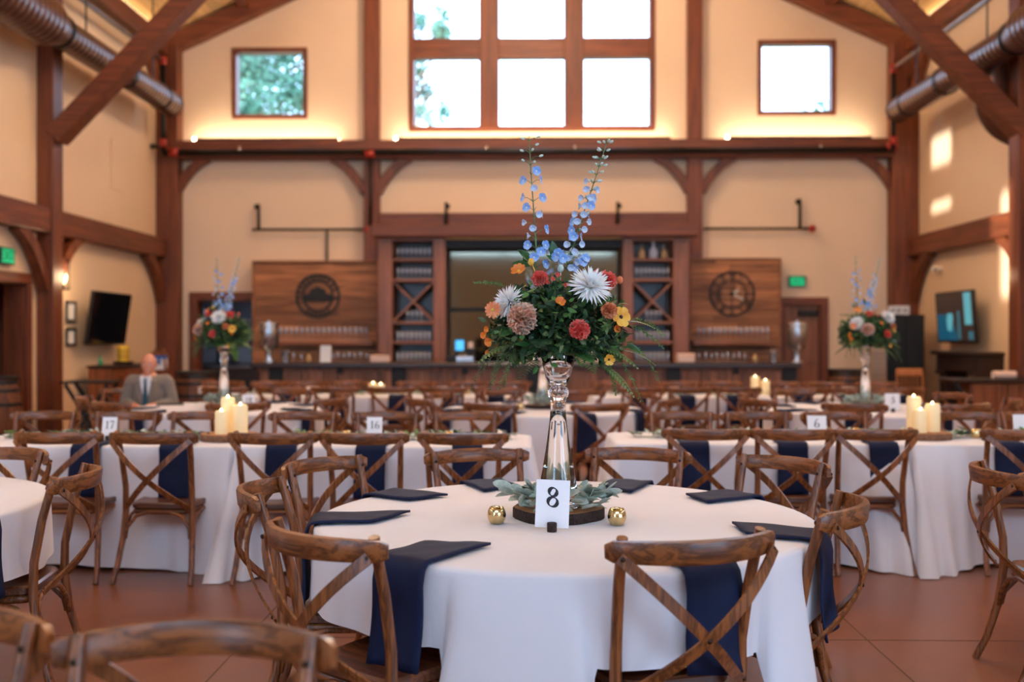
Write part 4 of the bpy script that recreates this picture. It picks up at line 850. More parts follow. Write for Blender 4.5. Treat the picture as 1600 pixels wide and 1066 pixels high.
# ------------------------------------------------------------------ cross-back chairs (sitter faces local +Y)
RAILY = -.388
def chair_parts():
    P = {}
    # seat: rounded trapezoid with a softened rim
    def outline(inset, n=10):
        pts = []
        for cx, cy, a0 in ((.215 - .07, .22 - .07, 0), (-.215 + .07, .22 - .07, 90), (-.185 + .06, -.2 + .06, 180), (.185 - .06, -.2 + .06, 270)):
            rr = (.07 if cy > 0 else .06) - inset
            for k in range(n // 2 + 1): a = R(a0 + 90 * k / (n // 2)); pts.append((cx + rr * math.cos(a), cy + rr * math.sin(a)))
        return pts
    rings = [(outline(.012), .418), (outline(.0), .424), (outline(.0), .448), (outline(.008), .456), (outline(.05), .45)]; mb = MB(); vs = []; n = len(rings[0][0]); fs = []
    for o_, z in rings: vs += [(x, y, z) for x, y in o_]
    for i in range(len(rings) - 1): fs += [(i * n + k, i * n + (k + 1) % n, (i + 1) * n + (k + 1) % n, (i + 1) * n + k) for k in range(n)]
    fs += [tuple(range(n))[::-1], tuple((len(rings) - 1) * n + k for k in range(n))]; mb.add(vs, fs)
    P['seat'] = mb.mesh('seat', 'seat_wood', 'auto')
    mb = MB(); o_ = outline(.02); k = len(o_); mb.tube([(x, y, .402) for x, y in o_], .018, 6, closed=True); P['seat_ring'] = mb.mesh('seat_ring', 'chair_wood_X', True)
    for s, nm in ((-1, 'l'), (1, 'r')):
        pts = [(s * .232, -.315, 0), (s * .222, -.27, .1), (s * .208, -.225, .26), (s * .2, -.205, .42), (s * .2, -.208, .55), (s * .207, -.24, .72), (s * .216, -.288, .888)]
        P['back_post_' + nm] = MB().tube(pts, [.0155, .0165, .018, .0185, .0175, .017, .016], 10).mesh('back_post', 'chair_wood_Z', 'auto')
        P['front_leg_' + nm] = MB().tube([(s * .178, .165, .42), (s * .19, .19, .25), (s * .203, .205, .1), (s * .212, .225, 0)], [.019, .018, .016, .014], 8).mesh('front_leg', 'chair_wood_Z', 'auto')
        n_ = 14; path = []; ups = []
        for i in range(n_ + 1):
            t = i / n_; x = s * (.238 - .426 * t); z = .84 - .41 * t; y = -.322 - .088 * math.sin(math.pi * min(1, t * 1.02)) ** .9 * (1 - .12 * t) + .088 * t * t - .004 * s
            path.append((x, y, z)); ups.append((0, -1, -.15))
        w_, h_ = .0165, .0045
        P['cross_' + nm] = MB().sweep(path, [(-w_, -h_), (w_, -h_), (w_, h_), (-w_, h_)], ups).mesh('cross_brace', 'chair_wood_Z', 'auto')
        # bent hoop under the seat, side
        P['hoop_' + nm] = MB().tube([(s * .207, -.212, .255), (s * .204, -.2, .31), (s * .2, -.14, .375), (s * .196, -.05, .398), (s * .19, .06, .395), (s * .19, .14, .36), (s * .192, .178, .3), (s * .194, .186, .25)], .0105, 7).mesh('hoop_brace', 'chair_wood_Z', True)
    P['hoop_back'] = MB().tube([(-.195, -.226, .25), (-.188, -.22, .31), (-.14, -.205, .378), (-.06, -.195, .402), (.06, -.195, .402), (.14, -.205, .378), (.188, -.22, .31), (.195, -.226, .25)], .0115, 7).mesh('hoop_brace', 'chair_wood_X', True)
    P['hoop_front'] = MB().tube([(-.18, .188, .25), (-.172, .185, .31), (-.12, .18, .378), (-.05, .175, .4), (.05, .175, .4), (.12, .18, .378), (.172, .185, .31), (.18, .188, .25)], .0115, 7).mesh('hoop_brace', 'chair_wood_X', True)
    # bent top rail
    pts, sc = [], []; N = 30
    for i in range(N + 1):
        u = -1 + 2 * i / N; x = .262 * u; y = -.313 - .075 * (1 - (x / .215) ** 2); e = abs(u)
        pts.append((x, y, .852 + .003 * (1 - u * u))); q = 1 if e < .92 else max(.66, math.sqrt(max(0, 1 - ((e - .92) / .1) ** 2)))
        sc.append((q * (1 - .1 * e), q * (1 - .12 * e * e)))
    a, b, c = .014, .033, .009
    prof = [(-a + c * .5, -b), (a - c * .5, -b), (a, -b + c), (a, b - c), (a - c * .5, b), (-a + c * .5, b), (-a, b - c), (-a, -b + c)]
    P['rail'] = MB().sweep(pts, prof, (0, -.12, 1), 0, sc).mesh('top_rail', 'chair_wood_X', 'auto')
    P['bolt'] = MB().ball((0, 0, 0), (.0075, .004, .0075), 10, 6).mesh('bolt', 'brass_bolt', True)
    return P
CP = chair_parts()
def make_chair(detail):
    e = empty('cross_back_chair')
    obj('seat', CP['seat'], e); obj('seat_ring', CP['seat_ring'], e)
    for nm in ('back_post_l', 'back_post_r'): 
        o = obj('back_post', CP[nm], e); s = -1 if nm.endswith('l') else 1
        if detail:
            obj('bolt', CP['bolt'], o, (s * .213, -.2585, .845)); obj('bolt', CP['bolt'], o, (s * .19, -.243, .445))
    for nm in ('front_leg_l', 'front_leg_r'): obj('front_leg', CP[nm], e)
    r_ = obj('top_rail', CP['rail'], e)
    for nm in ('cross_l', 'cross_r'):
        o = obj('cross_brace', CP[nm], e); s = -1 if nm.endswith('l') else 1
        if detail:
            obj('bolt', CP['bolt'], o, (s * .233, -.331, .838))
            if s > 0: obj('bolt', CP['bolt'], o, (.0, -.384, .611))
    for nm in ('hoop_l', 'hoop_r', 'hoop_back', 'hoop_front'): obj('hoop_brace', CP[nm], e)
    return e
CH_NEAR, CH_FAR = make_chair(True), make_chair(False); CH_USED = set()
def chair(X, Y, face, label, group, near=False):
    """A chair whose top rail's middle stands at X, Y; face = heading of the sitter, degrees counter-clockwise from +Y."""
    src = CH_NEAR if near else CH_FAR
    o = src if src.name not in CH_USED else copy_tree(src); CH_USED.add(src.name)
    a = R(face); off = Vector((0, RAILY, 0)); off.rotate(Euler((0, 0, a)))
    o.location = (X - off.x, Y - off.y, 0); o.rotation_euler = (0, 0, a); tag(o, label, 'chair', group); return o
def face_to(X, Y, cx, cy): return math.degrees(math.atan2(-(cx - X), cy - Y))

# ------------------------------------------------------------------ draped cloths and napkins
ZT_, ZC = .745, .762
def drape(name, per, nor, drops, outf, mat='linen', rows=16, ztop=ZC, centre=(0, 0)):
    n = len(per); vs, fs = [(centre[0], centre[1], ztop)], []
    levels = [.35, .7, .9, .985]
    for q in levels: vs += [(centre[0] + (x - centre[0]) * q, centre[1] + (y - centre[1]) * q, ztop) for x, y in per]
    er = .016
    for a in (45, 90): vs += [(x + nx * er * math.sin(R(a)), y + ny * er * math.sin(R(a)), ztop - er * (1 - math.cos(R(a)))) for (x, y), (nx, ny) in zip(per, nor)]
    for r in range(1, rows + 1):
        for i in range(n):
            h = drops[i] * r / rows; o_, tg = outf(i, h, r / rows); nx, ny = nor[i]
            vs.append((per[i][0] + nx * (er + o_) - ny * tg, per[i][1] + ny * (er + o_) + nx * tg, ztop - er - h))
    fs += [(0, 1 + k, 1 + (k + 1) % n) for k in range(n)]; L = len(levels) + 2 + rows
    for q in range(L - 1): fs += [(1 + q * n + k, 1 + (q + 1) * n + k, 1 + (q + 1) * n + (k + 1) % n, 1 + q * n + (k + 1) % n) for k in range(n)]
    mb = MB(); mb.add(vs, fs); return mb.mesh(name, mat, True)
RT = .915
def round_cloth(front_fold):
    """A square cloth on a round table: short sides, long folded corners. Angle 0 points to -Y, growing toward +X."""
    n = 360; per, nor, drops = [], [], []
    folds = [(46, 5, .45, .55), (142, 5, .3, .7), (181, 8, .4, .8), (220, 6, .3, .7), (-11, 9, .5, 1)]
    for i in range(n):
        a = R(360 * i / n); per.append((RT * math.sin(a), -RT * math.cos(a))); nor.append((math.sin(a), -math.cos(a)))
    def rel(i, c): d = (360 * i / n - c + 180) % 360 - 180; return d
    for i in range(n):
        d = .25 + .02 * math.sin(R(3 * i)) 
        for c, hw, dp, am in folds:
            x = abs(rel(i, c)) / hw
            if x < 1.5: d = max(d, .26 + dp * min(1, max(0, (1.5 - x) / 1.1)) ** 1.1)
        drops.append(min(d, .735))
    def outf(i, h, t):
        o_ = .01 * h + .02 * h * math.sin(R(i * 360 / n * 9 + 40)) + .03 * h * math.sin(R(i * 360 / n * 17)); tg = 0
        for c, hw, dp, am in folds:
            x = rel(i, c) / hw; ax_ = abs(x)
            if ax_ < 2.3:
                s = x if ax_ < 1 else math.copysign(max(0, (1.75 - ax_) / .75), x)
                tg += am * h * .2 * s; k = max(0, 1 - max(0, ax_ - .9) / .5); o_ += am * h * (.14 * k * k * (3 - 2 * k)) - (.05 * h if 1.3 < ax_ < 2 else 0)
        return o_, tg
    return drape('tablecloth', per, nor, drops, outf, rows=18)
def rect_cloth(L, W, seed, bulge_l=0, bulge_r=0, free_l=False, free_r=False, drop=.735):
    """A floor-length cloth on a folding table centred on the origin; bulges gather it forward at an end where two tables meet."""
    r = random.Random(seed); per, nor = [], []; cr = .03
    def seg(p, q, nrm, n):
        for k in range(n): t = k / n; per.append((p[0] + (q[0] - p[0]) * t, p[1] + (q[1] - p[1]) * t)); nor.append(nrm)
    def corner(c, a0):
        for k in range(6): a = R(a0 + 90 * k / 6); per.append((c[0] + cr * math.cos(a), c[1] + cr * math.sin(a))); nor.append((math.cos(a), math.sin(a)))
    x, y = L / 2, W / 2
    seg((-x + cr, -y), (x - cr, -y), (0, -1), 110); corner((x - cr, -y + cr), -90); seg((x, -y + cr), (x, y - cr), (1, 0), 36); corner((x - cr, y - cr), 0)
    seg((x - cr, y), (-x + cr, y), (0, 1), 60); corner((-x + cr, y - cr), 90); seg((-x, y - cr), (-x, -y + cr), (-1, 0), 36); corner((-x + cr, -y + cr), 180)
    ph = [r.uniform(0, 6.28) for _ in range(6)]; drops = []
    for (px, py), (nx, ny) in zip(per, nor):
        b = 0
        if ny < -.5: b = max(bulge_l * max(0, 1 - (px + x) / .42), bulge_r * max(0, 1 - (x - px) / .42))
        drops.append(min(.742, drop - .012 + .012 * math.sin(px * 3 + ph[0]) + .04 * b))
    def outf(i, h, t):
        (px, py), (nx, ny) = per[i], nor[i]; s = px if abs(ny) > .5 else py
        o_ = h * (.02 + .022 * math.sin(s * 7 + ph[1]) + .012 * math.sin(s * 17 + ph[2])); tg = 0
        if ny < -.3:
            for b, d, sg in ((bulge_l, px + x, -1), (bulge_r, x - px, 1)):
                if b and d < .45: k = (1 - d / .45); o_ += b * h * (.38 * k * (1.2 - .2 * k)) + b * h * .05 * math.sin(d * 42 + ph[3]) * k ** .5
        if abs(nx) > .3:
            fr_ = free_r if nx > 0 else free_l
            if fr_: o_ += h * (.1 + .035 * math.sin(py * 22 + ph[4])) 
            else: o_ = -.012
        if abs(nx) > .15 and abs(ny) > .15 and ((nx > 0 and free_r) or (nx < 0 and free_l)): o_ += .12 * h
        return o_, tg
    return drape('tablecloth', per, nor, drops, outf, rows=12)
def napkin_mesh(on, hang, wd, seed, skew=0.0, rim=.03):
    """A folded napkin lying toward local -X on the table and hanging down at +X; the table edge is at x = 0."""
    r = random.Random(seed); path = []
    for k in range(9): path.append((-on + on * k / 8, .006))
    for a in (30, 60, 90): path.append((rim * math.sin(R(a)), .006 - rim * (1 - math.cos(R(a)))))
    for k in range(1, 11): t = k / 10; path.append((rim + .016 * t + .006 * math.sin(t * 5 + seed), .006 - rim - (hang - rim) * t))
    nw = 9; vs, fs = [], []; p0, p1 = r.uniform(0, 6), r.uniform(0, 6)
    for layer in (0, 1):
        for i, (px, pz) in enumerate(path):
            t = max(0, (i - 9) / (len(path) - 10))
            for j in range(nw):
                v = -1 + 2 * j / (nw - 1); yv = v * wd / 2 * (1 + .06 * t); bend = .012 * t * math.sin(v * 3 + p0) + (.003 * math.sin(v * 5 + i + p1) if i < 9 else 0)
                th = .008 if layer == 0 else 0
                sx = px + skew * v * on * (1 - min(1, i / 8)) + (bend + th if i >= 10 else 0); z = pz + (th + bend * .5 if i < 10 else 0) - skew * .5 * v * .05 * t
                vs.append((sx, yv + skew * .2 * t * wd, z))
    n = len(path); q = n * nw
    for i in range(n - 1):
        for j in range(nw - 1):
            a = i * nw + j; fs.append((a, a + 1, a + nw + 1, a + nw)); fs.append((q + a, q + a + nw, q + a + nw + 1, q + a + 1))
    for i in range(n - 1):
        a = i * nw; fs.append((a, a + nw, q + a + nw, q + a)); b = i * nw + nw - 1; fs.append((b, q + b, q + b + nw, b + nw))
    for j in range(nw - 1): fs.append((j, q + j, q + j + 1, j + 1)); b = (n - 1) * nw + j; fs.append((b, b + 1, q + b + 1, q + b))
    mb = MB(); mb.add(vs, fs); return mb.mesh('napkin', 'navy', True)
def napkin(X, Y, out_deg, me, label, group):
    """out_deg: heading in which it hangs, degrees from -Y toward +X."""
    return obj('napkin', me, None, (X, Y, ZC + .003), (0, 0, R(out_deg - 90)), label, 'napkin', group)
NAPS = [napkin_mesh(.27, .31, .19, 1, .25, .036), napkin_mesh(.25, .32, .19, 2, -.2, .036), napkin_mesh(.26, .3, .19, 3, .1, .036)]
NAPL = [napkin_mesh(.16, .33, .185, 4, .15, .034), napkin_mesh(.18, .32, .185, 5, -.15, .034), napkin_mesh(.15, .34, .185, 6, 0, .034)]

def round_table(cx, cy, label, cl_label, rot=0, front_fold=False, group='round tables'):
    e = empty('round_table', (cx, cy, 0), 0, label, 'table', group)
    MB().lathe([(RT - .01, ZT_ - .03), (RT, ZT_ - .025), (RT, ZT_ - .004), (RT - .01, ZT_)], 48).build('tabletop', 'blond_wood', e, 'auto')
    for a in (45, 135, 225, 315): MB().tube([(.42 * math.cos(R(a)), .42 * math.sin(R(a)), ZT_ - .03), (.46 * math.cos(R(a)), .46 * math.sin(R(a)), 0)], .015, 8).build('leg', 'black_metal', e)
    o = obj('tablecloth', CLOTH_F if front_fold else CLOTH_R, None, (cx, cy, 0), (0, 0, R(rot)), cl_label, 'tablecloth', 'white cloths on the round tables'); return e
CLOTH_F, CLOTH_R = round_cloth(True), round_cloth(False)

# ---- table 8
TX, TY = .13, 3.77
round_table(TX, TY, 'round banquet table numbered 8 under a white cloth', 'white cloth with long folded corners on the round table numbered 8', 0, True)
seats8 = [(24, .36, -1.06, 'near side, clock side'), (67, .985, -.43, 'clock side, seen edge-on'), (124, 1.09, .82, 'clock side, turned toward the camera'), (160, .43, 1.21, 'far side, clock side of the vase'), (202, -.42, 1.15, 'far side, emblem side of the vase'), (237, -1.13, .73, 'emblem side, turned toward the camera'), (274, -1.2, -.08, 'emblem side, mostly hidden by other chairs'), (324, -.79, -.98, 'near side, emblem side')]
nap8 = [25, 64, 122, 158, 203, 237, 278, 327]
for i, (al, rx, ry, nm) in enumerate(seats8):
    X, Y = TX + rx, TY + ry; chair(X, Y, face_to(X, Y, TX, TY) if i != 7 else -39, 'cross-back chair at table 8, %s' % nm, 'chairs at table 8', True)
    a = R(nap8[i]); napkin(TX + RT * math.sin(a), TY - RT * math.cos(a), nap8[i], NAPS[i % 3], 'navy napkin on round table 8, %s' % nm.split(', seen')[0].split(', turned')[0].replace('mostly hidden by other chairs', 'beside the edge-on chair') + (', rear seat' if i in (2, 5) else ''), 'napkins on table 8')
# ---- partial tables at both picture edges
LTX, LTY, RTX, RTY = -2.95, 3.95, 3.2, 4.2
round_table(LTX, LTY, 'round table cut off by the picture edge below table 17', 'white cloth on the round table cut off below table 17', 200)
round_table(RTX, RTY, 'round table just past the picture edge below table 6', 'white cloth on the round table just past the edge below table 6', -17)
chair(-1.8, 4.1, 99, 'cross-back chair seen edge-on at the cut-off round table below table 17', 'chairs at the picture edge', True)
chair(-2.5, 4.92, face_to(-2.5, 4.92, LTX, LTY), 'cross-back chair behind the edge-on chair below table 17', 'chairs at the picture edge', True)
chair(1.9, 4.27, -95, 'cross-back chair seen edge-on near the picture edge below table 6', 'chairs at the picture edge', True)
chair(2.02, 3.42, -58, 'sliver of a cross-back chair low at the picture edge below table 6', 'chairs at the picture edge', True)
chair(2.6, 4.98, face_to(2.6, 4.98, RTX, RTY), 'sliver of a cross-back chair touching the picture edge beside table 6', 'chairs at the picture edge', True)
chair(-.62, 1.93, 180, 'blurred cross-back chair at the bottom, its broad top rail close to the camera', 'chairs close to the camera', True)
chair(-1.165, 2.03, 173, 'blurred cross-back chair in the bottom corner, partly behind the broad rail', 'chairs close to the camera', True)
napkin(LTX + RT * math.sin(R(72)), LTY - RT * math.cos(R(72)), 72, NAPS[1], 'navy napkin hanging from the cut-off round table below table 17', 'napkins at the picture edge')

# ---- long tables of the second row
def folding_table(cx, cy, L, W, label, group):
    e = empty('folding_table', (cx, cy, 0), 0, label, 'table', group)
    MB().box((-L / 2, -W / 2, ZT_ - .04), (L / 2, W / 2, ZT_), 0, .01).build('tabletop', 'blond_wood', e)
    for x in (-L / 2 + .2, L / 2 - .2):
        for y in (-W / 2 + .08, W / 2 - .08): MB().tube([(x, y, 0), (x, y, ZT_ - .04)], .014, 8).build('leg', 'black_metal', e)
    return e
def long_table(cx, cy, L, label, cl_label, seed, bl=0, br=0, fl_=False, fr_=False, W=.76):
    folding_table(cx, cy, L - .02, W, label, 'long folding tables'); obj('tablecloth', rect_cloth(L - .012, W, seed, bl, br, fl_, fr_), None, (cx, cy, 0), None, cl_label, 'tablecloth', 'white cloths on the long tables')
T6 = 1.83; LY, RY = 6.5, 6.68; LX1, RX0 = 0.0, .55
long_table(LX1 - T6 / 2, LY, T6, 'long folding table under a white cloth, carrying card 16', 'floor-length white cloth on the long table with card 16', 1, 1.25, 0, False, True)
long_table(LX1 - 1.5 * T6, LY, T6, 'long folding table under a white cloth, carrying card 17', 'floor-length white cloth on the long table with card 17', 2, 0, .6, True, False)
long_table(RX0 + T6 / 2, RY, T6, 'long folding table under a white cloth, carrying card 6', 'floor-length white cloth on the long table with card 6', 3, 0, 1.0, True, False)
long_table(RX0 + 1.5 * T6, RY, T6, 'long folding table beside the table with card 6, past the candles', 'floor-length white cloth on the long table past the three candles beside card 6', 4, 1.1, 0, False, True)
def row(pxs, Y, face, side, tbl, jit=3):
    n = len(pxs)
    for i, px in enumerate(pxs): chair(ax(px, Y + (.07 if face == 0 else -.07)), Y, face + rnd.uniform(-jit, jit), '%s chair from the aisle, %s side of %s' % (ORD[i], side, tbl), 'chairs at ' + tbl)
row([722, 566, 425, 235, 87], 5.66, 0, 'near', 'the long table with cards 16 and 17'); row([728, 607, 477, 320, 201, 75], 7.34, 180, 'far', 'the long table with cards 16 and 17')
row([1103, 1242, 1371, 1605], 5.94, 0, 'near', 'the long table with card 6'); row([1063, 1180, 1303, 1510, 1610], 7.42, 180, 'far', 'the long table with card 6')
for i, px in enumerate((730, 581, 441, 275, 138)): napkin(ax(px, LY - .38), LY - .38, rnd.uniform(-4, 4), NAPL[i % 3], '%s navy napkin from the aisle hanging off the near side of tables 16 and 17' % ORD[i], 'napkins on the long tables')
for i, px in enumerate((1084, 1237, 1378, 1575)): napkin(ax(px, RY - .38), RY - .38, rnd.uniform(-4, 4), NAPL[i % 3], '%s navy napkin from the aisle hanging off the near side of table 6' % ORD[i], 'napkins on the long tables')
for i, px in enumerate((728, 607, 470, 310, 200)): napkin(ax(px, LY + .38), LY + .38, 180 + rnd.uniform(-4, 4), NAPL[i % 3], '%s navy napkin from the aisle on the far side of tables 16 and 17' % ORD[i], 'napkins on the long tables')
for i, px in enumerate((1060, 1180, 1300, 1500)): napkin(ax(px, RY + .38), RY + .38, 180 + rnd.uniform(-4, 4), NAPL[i % 3], '%s navy napkin from the aisle on the far side of table 6' % ORD[i], 'napkins on the long tables')

# ---- round tables of the third row
R3 = [(ax(350, 9.4), 9.4, '18'), (ax(848, 9.4), 9.4, 'behind the tall vase'), (ax(1352, 9.4), 9.4, '3')]
for cx, cy, nm in R3:
    tn = 'the round table with card %s' % nm if nm.isdigit() else 'the round table %s' % nm
    round_table(cx, cy, 'white-covered %s' % tn[4:], 'white cloth on %s' % tn, {'18': 20, '3': -15}.get(nm, 8))
    als = [22.5, 67.5, 112.5, 157.5, 202.5, 247.5, 292.5, 337.5] if nm != '18' else [22.5, 67.5, 112.5, 157.5, 228, 285, 327]
    pos = ['near clock-side', 'clock-side', 'far clock-side', 'rear clock-side', 'rear emblem-side', 'far emblem-side', 'emblem-side', 'near emblem-side'] if nm != '18' else ['near clock-side', 'clock-side', 'far clock-side', 'rear clock-side', "occupied", 'far emblem-side', 'near emblem-side']
    for al, ps in zip(als, pos):
        rr = 1.3 if 90 > al or al > 270 else 1.17
        if ps == 'occupied': rr = 1.98
        a = R(al); X, Y = cx + rr * math.sin(a), cy - rr * math.cos(a)
        fc = face_to(X, Y, cx, cy) if ps != 'occupied' else 190
        chair(X, Y, fc + (rnd.uniform(-6, 6) if ps != 'occupied' else 0), '%s cross-back chair at %s' % (ps, tn) if ps != 'occupied' else 'cross-back chair on which the person in the grey suit sits', 'chairs at ' + tn)
        if ps != 'occupied': napkin(cx + RT * math.sin(a), cy - RT * math.cos(a), al, NAPS[int(al) % 3], '%s navy napkin on %s' % (ps, tn), 'napkins on the third row')
# ---- long tables of the fourth row
Y4 = 11.6; LX4 = ax(830, Y4 - .38); RX4 = ax(928, Y4 - .38)
for k in range(2):
    nm = ('next to the aisle', 'away from the aisle')[k]
    long_table(LX4 - (k + .5) * T6, Y4, T6, 'farthest long table on the emblem side, %s' % nm, 'white cloth on the farthest emblem-side long table, %s' % nm, 11 + k, 0, 0, k == 1, k == 0)
    long_table(RX4 + (k + .5) * T6, Y4, T6, 'farthest long table on the clock side, %s' % nm, 'white cloth on the farthest clock-side long table, %s' % nm, 21 + k, 0, 0, k == 0, k == 1)
row([775, 692, 611, 521, 436, 350], Y4 - .76, 0, 'near', 'the farthest long tables, emblem half', 4); row([797, 732, 652, 549, 491, 425, 350], Y4 + .78, 180, 'far', 'the farthest long tables, emblem half', 4)
row([1005, 1078, 1153, 1261, 1334, 1408], Y4 - .76, 0, 'near', 'the farthest long tables, clock half', 4); row([955, 1060, 1126, 1220, 1287, 1370], Y4 + .78, 180, 'far', 'the farthest long tables, clock half', 4)
for i, px in enumerate((775, 705, 620, 530, 452)): napkin(ax(px, Y4 - .38), Y4 - .38, rnd.uniform(-5, 5), NAPL[i % 3], '%s navy napkin from the aisle on the farthest tables, emblem half' % ORD[i], 'napkins on the farthest tables')
for i, px in enumerate((997, 1073, 1147, 1252, 1326, 1410)): napkin(ax(px, Y4 - .38), Y4 - .38, rnd.uniform(-5, 5), NAPL[i % 3], '%s navy napkin from the aisle on the farthest tables, clock half' % ORD[i], 'napkins on the farthest tables')

# ------------------------------------------------------------------ candles, votives, cards, garlands
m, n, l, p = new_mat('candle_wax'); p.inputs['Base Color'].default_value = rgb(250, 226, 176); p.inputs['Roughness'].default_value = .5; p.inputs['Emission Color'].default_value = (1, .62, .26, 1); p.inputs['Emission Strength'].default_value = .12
glow('led_flame', (1, .8, .45, 1), 8)
def pillar(X, Y, z, r_, h, label):
    e = empty('pillar_candle', (X, Y, z), 0, label, 'candle', 'lit pillar candles')
    MB().lathe([(r_, 0), (r_, h * .6), (r_, h - .012), (r_ - .006, h), (r_ - .012, h - .012), (.001, h - .022)], 20).build('wax_body', 'candle_wax', e, 'auto')
    MB().ball((0, 0, h - .004), (.009, .009, .02), 8, 6).build('flame', 'led_flame', e, True)
def slab(X, Y, z, r_, h, label, seed=0, bark='bark'):
    rr = random.Random(seed); e = empty('wood_slice', (X, Y, z), rr.uniform(0, 6), label, 'wood slice', 'wood slices under the centrepieces'); n_ = 40; ph = [rr.uniform(0, 6.28) for _ in range(3)]
    rad = [r_ * (1 + .03 * math.sin(2 * math.pi * k / n_ * 3 + ph[0]) + .02 * math.sin(2 * math.pi * k / n_ * 7 + ph[1])) for k in range(n_)]
    P_ = lambda q, zz: [(rad[k] * q * math.cos(2 * math.pi * k / n_), rad[k] * q * math.sin(2 * math.pi * k / n_), zz) for k in range(n_)]
    MB().add(P_(.97, 0) + P_(.97, h), [tuple(range(n_))[::-1], tuple(range(n_, 2 * n_))]).build('cut_face', 'slab_wood', e)
    vs = P_(.97, 0) + P_(1.0, .004) + P_(1.0, h - .004) + P_(.97, h); MB().add(vs, [(q * n_ + k, q * n_ + (k + 1) % n_, (q + 1) * n_ + (k + 1) % n_, (q + 1) * n_ + k) for q in range(3) for k in range(n_)]).build('bark_edge', bark, e, True)
for nm, cxp, Y in (('tables 16 and 17', 357, LY - .02), ('table 6', 1440, RY - .02)):
    X = ax(cxp, Y); slab(X, Y, ZC, .18, .045, 'round wood slice under three pillar candles on %s' % nm, 3 if cxp < 800 else 4, 'pale_bark'); z = ZC + .046
    pillar(X - .025, Y + .07, z, .046, .23, 'tallest of three pillar candles on %s' % nm); pillar(X - .03, Y - .055, z, .04, .15, 'shortest, front one of three pillar candles on %s' % nm); pillar(X + .075, Y + .01, z, .048, .185, 'middle-height one of three pillar candles on %s' % nm)
for x, y, nm, hh in ((583, 612, 'broader pillar candle on the farthest tables, emblem half', .13), (596, 613, 'slimmer lit pillar candle on the farthest tables, emblem half', .12), (1180, 612, 'taller pillar candle on the farthest tables, clock half', .21), (1194, 614, 'shorter pillar candle on the farthest tables, clock half', .17)): pillar(ax(x, Y4 + .1), Y4 + .1 - (.06 if 'shorter' in nm or 'slimmer' in nm else 0), ZC, .05, hh, nm)
plain('gold_mercury', rgb(240, 212, 156), .2, 1, noise=.3, nscale=40); glow('votive_glow', (1, .7, .3, 1), 3.5)
VOT = MB().lathe([(.016, 0), (.024, .004), (.032, .02), (.034, .034), (.03, .052), (.024, .062), (.022, .062), (.028, .05), (.03, .034), (.02, .012), (.001, .01)], 24).mesh('votive_bowl', 'gold_mercury', True); VWAX = MB().lathe([(.001, .012), (.02, .014), (.028, .036), (.001, .036)], 16).mesh('wax', 'candle_wax', True); VFL = MB().ball((0, 0, .045), (.006, .006, .012), 6, 5).mesh('flame', 'votive_glow', True)
def votive(X, Y, label, lit=False):
    e = empty('votive_holder', (X, Y, ZC), 0, label, 'votive', 'gold votive holders'); obj('votive_bowl', VOT, e); obj('wax', VWAX, e)
    if lit: obj('flame', VFL, e)
p1_, p2_ = at(776, 818, 3.42), at(964, 820, 3.42)
votive(ax(776, 3.6), 3.6, 'gold mercury-glass votive on table 8, emblem side of the wood slice'); votive(ax(964, 3.58), 3.58, 'gold mercury-glass votive on table 8, clock side of the wood slice')
for x, Y, nm in ((541, LY, 'beside card 16'), (702, LY - .05, 'near the aisle end of table 16'), (1525, RY, 'past the candles beside table 6'), (1338, RY + .05, 'between card 6 and the candles')): votive(ax(x, Y), Y, 'gold votive on the long table %s' % nm, True)
for i, x in enumerate((729, 629, 547, 450)): votive(ax(x, Y4), Y4, '%s lit gold votive from the aisle, farthest tables, emblem half' % ORD[i], True)
for i, x in enumerate((1076, 1117, 1141, 1215)): votive(ax(x, Y4), Y4, '%s lit gold votive from the aisle, farthest tables, clock half' % ORD[i], True)
votive(ax(814, 9.3), 9.2, 'gold votive on the round table behind the tall vase', True)
def number_card(X, Y, num, wd, ht, label, rz=0, lean=8, roll=0):
    e = empty('number_card', (X, Y, ZC), R(rz), label, 'card', 'table number cards')
    s = MB().box((-wd / 2, -.001, 0), (wd / 2, .001, ht), 0, 0).build('card_sheet', 'white_card', e, loc=(0, 0, .012), rot=(R(-lean), R(roll), 0))
    if num:
        mb = MB(); h = ht * (.43 if len(num) == 1 else .36); wn = .66 * h
        for i, ch in enumerate(num): numeral(mb, ch, (i - (len(num) - 1) / 2) * wn, 0, h)
        mb.build('numeral', 'ink', s, loc=(0, -.0018, ht * .64))
    MB().lathe([(.016, 0), (.017, .002), (.017, .03), (.016, .032)], 14).build('wood_peg', 'bark', e, 'auto', loc=(-.0, -.012, 0))
number_card(ax(862, 3.47), 3.47, '8', .118, .165, 'white table card with a bold black 8 in a wooden peg', 3, 10, 3)
number_card(ax(170, LY - .05), LY - .05, '17', .1, .14, 'white table card with black 17 on the long table', -4)
number_card(ax(585, LY - .02), LY - .02, '16', .1, .14, 'white table card with black 16 on the long table', 3)
number_card(ax(1277, RY - .02), RY - .02, '6', .125, .14, 'white table card with black 6 on the long table', -3)
number_card(ax(1596, RY + .1), RY + .1, '', .1, .14, 'white card at the picture edge on the long table past the candles')
number_card(ax(388, 9.0), 9.0, '18', .11, .14, 'white table card with black 18 beside the tall vase', 5)
number_card(ax(1395, 9.0), 9.0, '3', .13, .155, 'white table card with black 3 beside the tall vase', -5)
